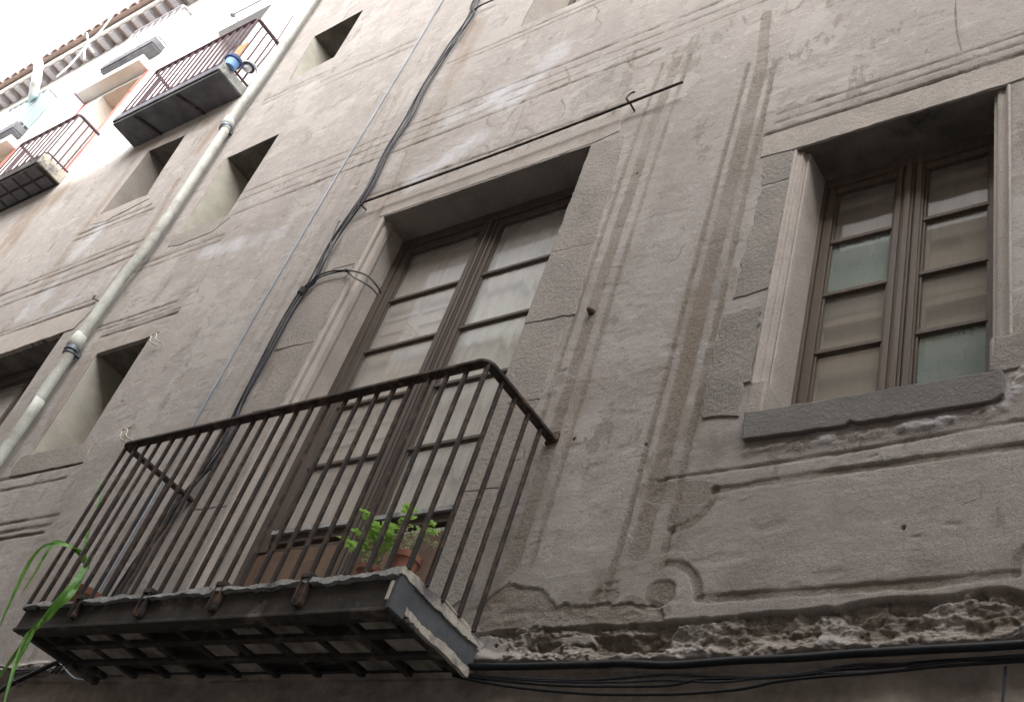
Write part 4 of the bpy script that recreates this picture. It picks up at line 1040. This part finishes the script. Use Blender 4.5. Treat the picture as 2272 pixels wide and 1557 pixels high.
# tangle at the lower left
for k_, (p, r_c, m_, l_) in enumerate([([(165, 1440), (140, 1462), (105, 1478), (60, 1500), (20, 1520), (-20, 1545)], .012, 'cable', 'thick black cable turning left under the balcony corner'),
        ([(150, 1450), (130, 1465), (90, 1482), (40, 1486), (0, 1478), (-30, 1476)], .006, 'cable', 'black cable curving left below the hanging leaves'),
        ([(128, 1466), (140, 1478), (155, 1495), (170, 1505), (200, 1508)], .0045, 'cable_steel', 'pale cable end sticking out below the balcony corner'),
        ([(90, 1484), (60, 1490), (40, 1492), (30, 1505), (45, 1520)], .005, 'cable_grey', 'grey cable loop in the tangle below the hanging leaves'),
        ([(150, 1440), (155, 1455), (200, 1480), (330, 1490), (600, 1490), (1010, 1485)], .010, 'cable', 'black cable running under the main balcony')]):
    cable('cable', [PX(*q, .03) for q in p], r_c, M[m_], l_)
# white cables by the eaves and a white pipe from the gutter
cable('cable', [PX(*p, .42) for p in [(250, 35), (225, 68), (193, 100), (160, 140), (125, 172)]], .012, M['whitepaint'], 'long white cable slanting across the eaves')
cable('cable', [PX(*p, .42) for p in [(193, 75), (195, 95), (188, 112), (187, 132)]], .014, M['whitepaint'], 'short white cable hanging upright over the eaves')
cable('cable', [PX(*p, .42) for p in [(194, 96), (200, 106), (208, 117)]], .010, M['whitepaint'], 'shortest white cable end below the eaves')
cable('gutter_pipe', [PX(*p, .42) for p in [(86, 140), (84, 160), (80, 182)]] + [PX(76, 200, .3), PX(72, 220, .15)], .065, M['whitepaint'], 'white pipe coming down from the eaves at the far left', 'pipe', n=12)
cable('cable', [PX(*p, .02) for p in [(650, 35), (625, 75), (600, 112), (565, 155)]], .007, M['iron_violet'], 'thin dark cable on the white wall left of the drain pipe')

# ------------------------------------------------------------------ hooks on the wall
def s_hooks(px, py, out, label, sc=1.0):
    mb = MB(); c = PX(px, py, out)
    for dx in (0, .055 * sc):
        q = c + np.array([dx, 0, dx * .1])
        mb.tube(spline([q + np.array(v) * sc for v in ((.035, .02, -.035), (.02, -.015, -.035), (.0, -.03, -.018), (-.004, -.03, .004), (-.016, -.03, .018), (-.02, -.03, .034), (-.004, -.03, .044), (.008, -.03, .040))], 4), .005 * sc, 6)
    return tag(mb.build('wall_hook', M['hook'], None, smooth=True, origin=c), label, 'hook', 'twin hooks fixed to the wall')
s_hooks(342, 757, .03, 'pair of pale S-hooks at the upper right corner of the small window', 1.0)
s_hooks(277, 970, .03, 'pair of pale S-hooks just above the left end of the balcony rail', 1.0)
c = PX(214, 668, .02); hk = MB(); hk.tube(spline([c + (.03, .02, .0), c + (.01, -.02, -.004), c + (-.012, -.03, 0), c + (-.02, -.03, .02), c + (-.014, -.03, .04)], 5), .006, 6)
tag(hk.build('wall_hook', M['iron'], None, smooth=True, origin=c), 'single black hook beside the drain pipe', 'hook')
c = PX(1313, 693, .0); nb_ = MB(); nb_.lathe([(0, .035), (.012, .03), (.016, .012), (.020, -.01)], c, 9, 'y'); tag(nb_.build('iron_stub', M['iron'], None, origin=c), 'rusty iron stub in the wall right of the balcony window', 'stub')
c = PX(1226, 972, 0); fl = MB(); fl.prism([(c[0] - .03, c[2] - .03), (c[0] + .035, c[2] - .02), (c[0] + .03, c[2] + .03), (c[0] - .02, c[2] + .025)], -.012, .02); fl.build('rail_anchor', M['iron'], bal, bevel=.006)

# ------------------------------------------------------------------ plants on the balcony
def pot(cx, cy, z, r, h, label, tilt=(0, 0)):
    e_ = empty('potted_plant', (cx, cy, z), label, 'plant')
    p = MB().lathe([(0, 0), (r * .7, 0), (r * .72, .004), (r * .92, h * .72), (r * .93, h * .74), (r * 1.06, h * .75), (r * 1.08, h * .98), (r * 1.04, h), (r * .93, h), (r * .9, h * .86), (0, h * .86)], (cx, cy, z), 28)
    po = p.build('pot', M['terracotta'], e_, smooth=False)
    MB().lathe([(0, h * .9), (r * .89, h * .88)], (cx, cy, z), 16).build('soil', M['soil'], e_)
    return e_


def leaf_quad(mb, p, d, up, L, W, fold=.25):
    d = Vector(d).normalized(); s_ = d.cross(Vector(up)); s_ = s_.normalized() if s_.length > 1e-4 else d.orthogonal().normalized(); n = s_.cross(d)
    p = Vector(p); q = lambda t, w, h: p + d * L * t + s_ * W * w + n * L * h
    vs = [q(0, 0, 0), q(.3, -.42, fold * .3), q(.3, 0, 0), q(.3, .42, fold * .3), q(.65, -.5, fold * .2), q(.65, 0, -.05), q(.65, .5, fold * .2), q(1, 0, -.2)]
    mb.add(vs, [(0, 2, 1), (0, 3, 2), (1, 2, 5, 4), (2, 3, 6, 5), (4, 5, 7), (5, 6, 7)])


def herb(root, cx, cy, z, tips, seed):
    """thin stems to measured tips, whorls of small leaves along the upper part"""
    r_ = random.Random(seed); st = MB(); lv = MB(); pv = MB()
    for (tip, big) in tips:
        tip = np.array(tip); b_ = np.array([cx + r_.uniform(-.025, .025), cy + r_.uniform(-.025, .025), z])
        mid = (b_ + tip) / 2 + np.array([r_.uniform(-.02, .02), r_.uniform(-.02, .02), r_.uniform(0, .02)])
        c = spline([b_, mid, tip], 7); st.tube(c, [.0022 - .0012 * i / len(c) for i in range(len(c))], 5)
        n = len(c)
        for i in range(3, n):
            t = i / (n - 1); tgt = lv if t > .62 and big > .5 else pv
            for k_ in range(2 if i < n - 1 else 5):
                a = i * 1.57 + k_ * (math.pi if i < n - 1 else 1.26) + r_.uniform(-.4, .4)
                d = np.array([math.cos(a), math.sin(a), r_.uniform(-.1, .6)])
                L = (.030 if t > .62 else .016) * big * r_.uniform(.75, 1.2)
                leaf_quad(tgt, c[i], d, (0, 0, 1), L, L * .55)
    st.build('stem', M['stem'], root, smooth=True); lv.build('leaves', M['leaf'], root); pv.build('dry_leaves', M['leaf_pale'], root)


ZS = BZ1 + .004
PY = .40
ca = PX(903, 1240, PY); hA = empty
r1 = pot(ca[0], -PY, ZS, .052, .10, 'right terracotta pot with sparse dry herb at the balcony corner')
herb(r1, ca[0], -PY, ZS + .09, [(PX(905, 1128, PY + .02), 1.25), (PX(958, 1160, PY), .8), (PX(965, 1178, PY), .8), (PX(890, 1160, PY), .55), (PX(920, 1180, PY), .5), (PX(935, 1195, PY), .5), (PX(900, 1195, PY), .5), (PX(948, 1200, PY), .5), (PX(880, 1190, PY), .5), (PX(966, 1204, PY), .4), (PX(928, 1170, PY - .04), .5)], 3)
cb = PX(826, 1252, PY)
r2_ = pot(cb[0], -PY, ZS - .012, .045, .075, 'small shaded pot with bright green bushy herb left of the corner pot')
herb(r2_, cb[0], -PY, ZS + .06, [(PX(808, 1137, PY + .03), 1.2), (PX(820, 1150, PY + .02), 1.1), (PX(765, 1200, PY + .03), 1.2), (PX(775, 1210, PY + .04), 1.2), (PX(790, 1180, PY + .02), 1.0), (PX(835, 1168, PY), 1.2), (PX(850, 1172, PY + .01), 1.2), (PX(868, 1172, PY), 1.2), (PX(860, 1185, PY), 1.1), (PX(825, 1190, PY), .9), (PX(845, 1200, PY), .9), (PX(805, 1215, PY), .8), (PX(815, 1205, PY), .8), (PX(870, 1195, PY), .9), (PX(790, 1215, PY), .8), (PX(840, 1215, PY), .6), (PX(855, 1215, PY), .6)], 5)
cl = PX(205, 1290, .36)
r3 = pot(cl[0], -.36, ZS, .085, .14, 'terracotta pot with long strap leaves hanging over the left balcony end')


def blade(mb, pts, w, seed=0, twist=.6):
    c = spline(pts, 7); n = len(c); vs = []; fs = []
    for i in range(n):
        t = i / (n - 1); T = Vector(c[min(i + 1, n - 1)] - c[max(i - 1, 0)]).normalized()
        s_ = T.cross(Vector((math.sin(seed), -1, .35))).normalized(); nn_ = s_.cross(T)
        ww = w * (min(1, .45 + t * 3) * (1 - t ** 3)) / 2 + .0008; p = Vector(c[i])
        vs += [p - s_ * ww + nn_ * ww * .35, p, p + s_ * ww + nn_ * ww * .35]
    for i in range(n - 1):
        a = i * 3; fs += [(a, a + 1, a + 4, a + 3), (a + 1, a + 2, a + 5, a + 4)]
    mb.add(vs, fs)


root3 = PX(192, 1262, .36)
bl = [([(196, 1262, .36), (183, 1230, .42), (160, 1214, .50), (125, 1208, .56), (95, 1215, .58), (65, 1250, .58), (35, 1310, .58), (10, 1365, .58), (-5, 1400, .58)], .024), ([(190, 1260, .36), (172, 1226, .45), (140, 1206, .52), (118, 1204, .55), (100, 1232, .56), (75, 1275, .56), (45, 1320, .56)], .016),
      ([(206, 1225, .38), (195, 1250, .46), (170, 1290, .54), (130, 1335, .57), (98, 1375, .57), (70, 1405, .57), (40, 1445, .57), (0, 1500, .57), (-20, 1530, .57)], .032), ([(200, 1240, .38), (165, 1310, .55), (120, 1355, .575), (85, 1385, .575), (60, 1420, .575), (25, 1500, .575), (5, 1570, .575)], .022),
      ([(190, 1262, .36), (186, 1230, .36), (196, 1175, .37), (210, 1140, .375), (222, 1100, .375), (216, 1060, .37)], .016), ([(150, 1320, .56), (110, 1370, .575), (82, 1390, .58), (55, 1440, .58), (30, 1480, .58), (10, 1540, .58)], .012),
      ([(120, 1345, .56), (85, 1390, .58), (60, 1410, .58), (35, 1470, .58), (18, 1530, .58), (5, 1575, .58)], .016), ([(205, 1240, .37), (212, 1225, .40), (214, 1218, .42)], .03)]
for p, w_ in bl:
    mb = MB(); blade(mb, [PX(a, b, c) for a, b, c in p], w_ * 1.12, seed=len(p) * .3); mb.build('leaf', M['blade'], r3, smooth=True)

# ------------------------------------------------------------------ things standing on the upper balcony beside the pipe
c = PX(511, 146, .26); zb = 9.685
bk = empty('bucket', (c[0], -.26, zb), 'blue plastic bucket at the right end of the upper balcony', 'bucket')
MB().lathe([(0, 0), (.055, 0), (.075, .12), (.08, .12), (.08, .13), (.07, .13), (.05, .012), (0, .012)], (c[0], -.26, zb), 24).build('bucket_body', M['blue'], bk, smooth=False)
MB().lathe([(.0805, .131), (.083, .115), (.083, .09), (.078, .09)], (c[0], -.26, zb), 24).build('bucket_rim', M['navy'], bk)
c2 = PX(528, 115, .10)
ob = MB(); ob.box(c2[0] - .085, c2[0] + .085, -.11, -.085, zb, c2[2] + .12); ob.box(c2[0] - .06, c2[0] + .06, -.116, -.11, zb + .1, c2[2] + .08); o_ = ob.build('wooden_board', M['orange'], None, bevel=.004, origin=(c2[0], -.1, zb)); tag(o_, 'orange wooden board standing upright behind the bucket', 'board')
c3 = PX(552, 148, .13); di = empty('wall_lamp', (c3[0], 0, c3[2]), 'small grey lamp shade with white globe on a thin arm beside the drain pipe', 'lamp')
MB().lathe([(.012, .055), (.03, .05), (.058, .02), (.07, -.02), (.066, -.02), (.054, .016), (.026, .045), (0, .05)], tuple(c3), 20).build('lamp_shade', M['dish'], di, smooth=True)
MB().lathe([(0, .02), (.03, .01), (.042, -.02), (.036, -.05), (.015, -.065), (0, -.067)], tuple(c3), 16).build('globe', M['whitepaint'], di, smooth=True)
MB().tube(spline([tuple(c3 + (0, 0, .05)), tuple(c3 + (0, .03, .08)), tuple(c3 + (0, .09, .05)), tuple(c3 + (0, .135, -.02))], 5), .007, 8).build('arm', M['rafter'], di, smooth=True)

# ------------------------------------------------------------------ street and the house across it
st = MB().add([(-60, -40, 0), (60, -40, 0), (60, 40, 0), (-60, 40, 0)], [(0, 1, 2, 3)]).build('street', M['street']); tag(st, kind='structure')
OPB = empty('opposite_building', (0, -4.7, 0), 'plastered house across the narrow street, behind the photographer', 'building')
mo = MB(); OH = 11.0
mo.box(-30, 14, -11, -4.7, 0, OH); mo.build('wall', M['opposite'], OPB)
oc = MB(); oc.box(-30, 14, -4.95, -4.45, OH + .003, OH + .18); oc.box(-30, 14, -4.699, -4.6, 3.2, 3.35); oc.build('cornice', M['white'], OPB)
for i in range(9):
    for z in (4.2, 7.2):
        x = -14 + i * 2.4; w_ = MB(); w_.box(x, x + 1.0, -4.698, -4.66, z, z + 1.9); w_.box(x - .1, x + 1.1, -4.697, -4.58, z - .1, z - .003); ww = w_.build('window', M['white'], OPB)
        MB().box(x + .08, x + .47, -4.659, -4.655, z + .08, z + 1.82).build('pane', M['dark'], ww); MB().box(x + .53, x + .92, -4.659, -4.655, z + .08, z + 1.82).build('pane', M['dark'], ww)

# ------------------------------------------------------------------ light, sky, camera
SUN_EL, SUN_AZ = math.radians(48), math.radians(25)
sdir = Vector((math.cos(SUN_EL) * math.sin(SUN_AZ), -math.cos(SUN_EL) * math.cos(SUN_AZ), math.sin(SUN_EL)))
w = bpy.data.worlds.new('World'); SC.world = w; w.use_nodes = True; nt = w.node_tree; nt.nodes.clear()
sk = nt.nodes.new('ShaderNodeTexSky'); sk.sky_type = 'NISHITA'; sk.sun_disc = False; sk.sun_elevation = SUN_EL; sk.sun_rotation = math.atan2(sdir.x, sdir.y); sk.dust_density = 4; sk.air_density = 1.0
hs = nt.nodes.new('ShaderNodeHueSaturation'); hs.inputs['Saturation'].default_value = .3
bg = nt.nodes.new('ShaderNodeBackground'); bg.inputs[1].default_value = .14; wo = nt.nodes.new('ShaderNodeOutputWorld')
nt.links.new(sk.outputs[0], hs.inputs['Color']); nt.links.new(hs.outputs[0], bg.inputs[0]); nt.links.new(bg.outputs[0], wo.inputs[0])
sl = bpy.data.lights.new('sun', 'SUN'); sl.energy = 1.0; sl.angle = math.radians(90); sl.color = (1, .985, .965)
so = bpy.data.objects.new('sun', sl); COL.objects.link(so); so.rotation_euler = sdir.to_track_quat('Z', 'Y').to_euler(); so.location = (0, -3, 30)

cam = bpy.data.cameras.new('camera'); co_ = bpy.data.objects.new('camera', cam); COL.objects.link(co_)
right = Vector((RR[0, 0], RR[0, 2], -RR[0, 1])); up = -Vector((RR[1, 0], RR[1, 2], -RR[1, 1])); fwd = Vector((RR[2, 0], RR[2, 2], -RR[2, 1]))
mat = Matrix((right, up, -fwd)).transposed().to_4x4(); mat.translation = (CAMX, CAMY, CAMZ); co_.matrix_world = mat
cam.sensor_width = 36; cam.sensor_fit = 'HORIZONTAL'; cam.lens = 36 * FPX / 2272; cam.clip_start = .05; cam.clip_end = 500
SC.camera = co_
SC.view_settings.view_transform = 'Standard'; SC.view_settings.look = 'None'; SC.view_settings.exposure = 2.0; SC.view_settings.gamma = 1
SC.render.engine = 'CYCLES'; SC.cycles.use_denoising = True; SC.cycles.max_bounces = 8; SC.cycles.diffuse_bounces = 5; SC.cycles.transparent_max_bounces = 12
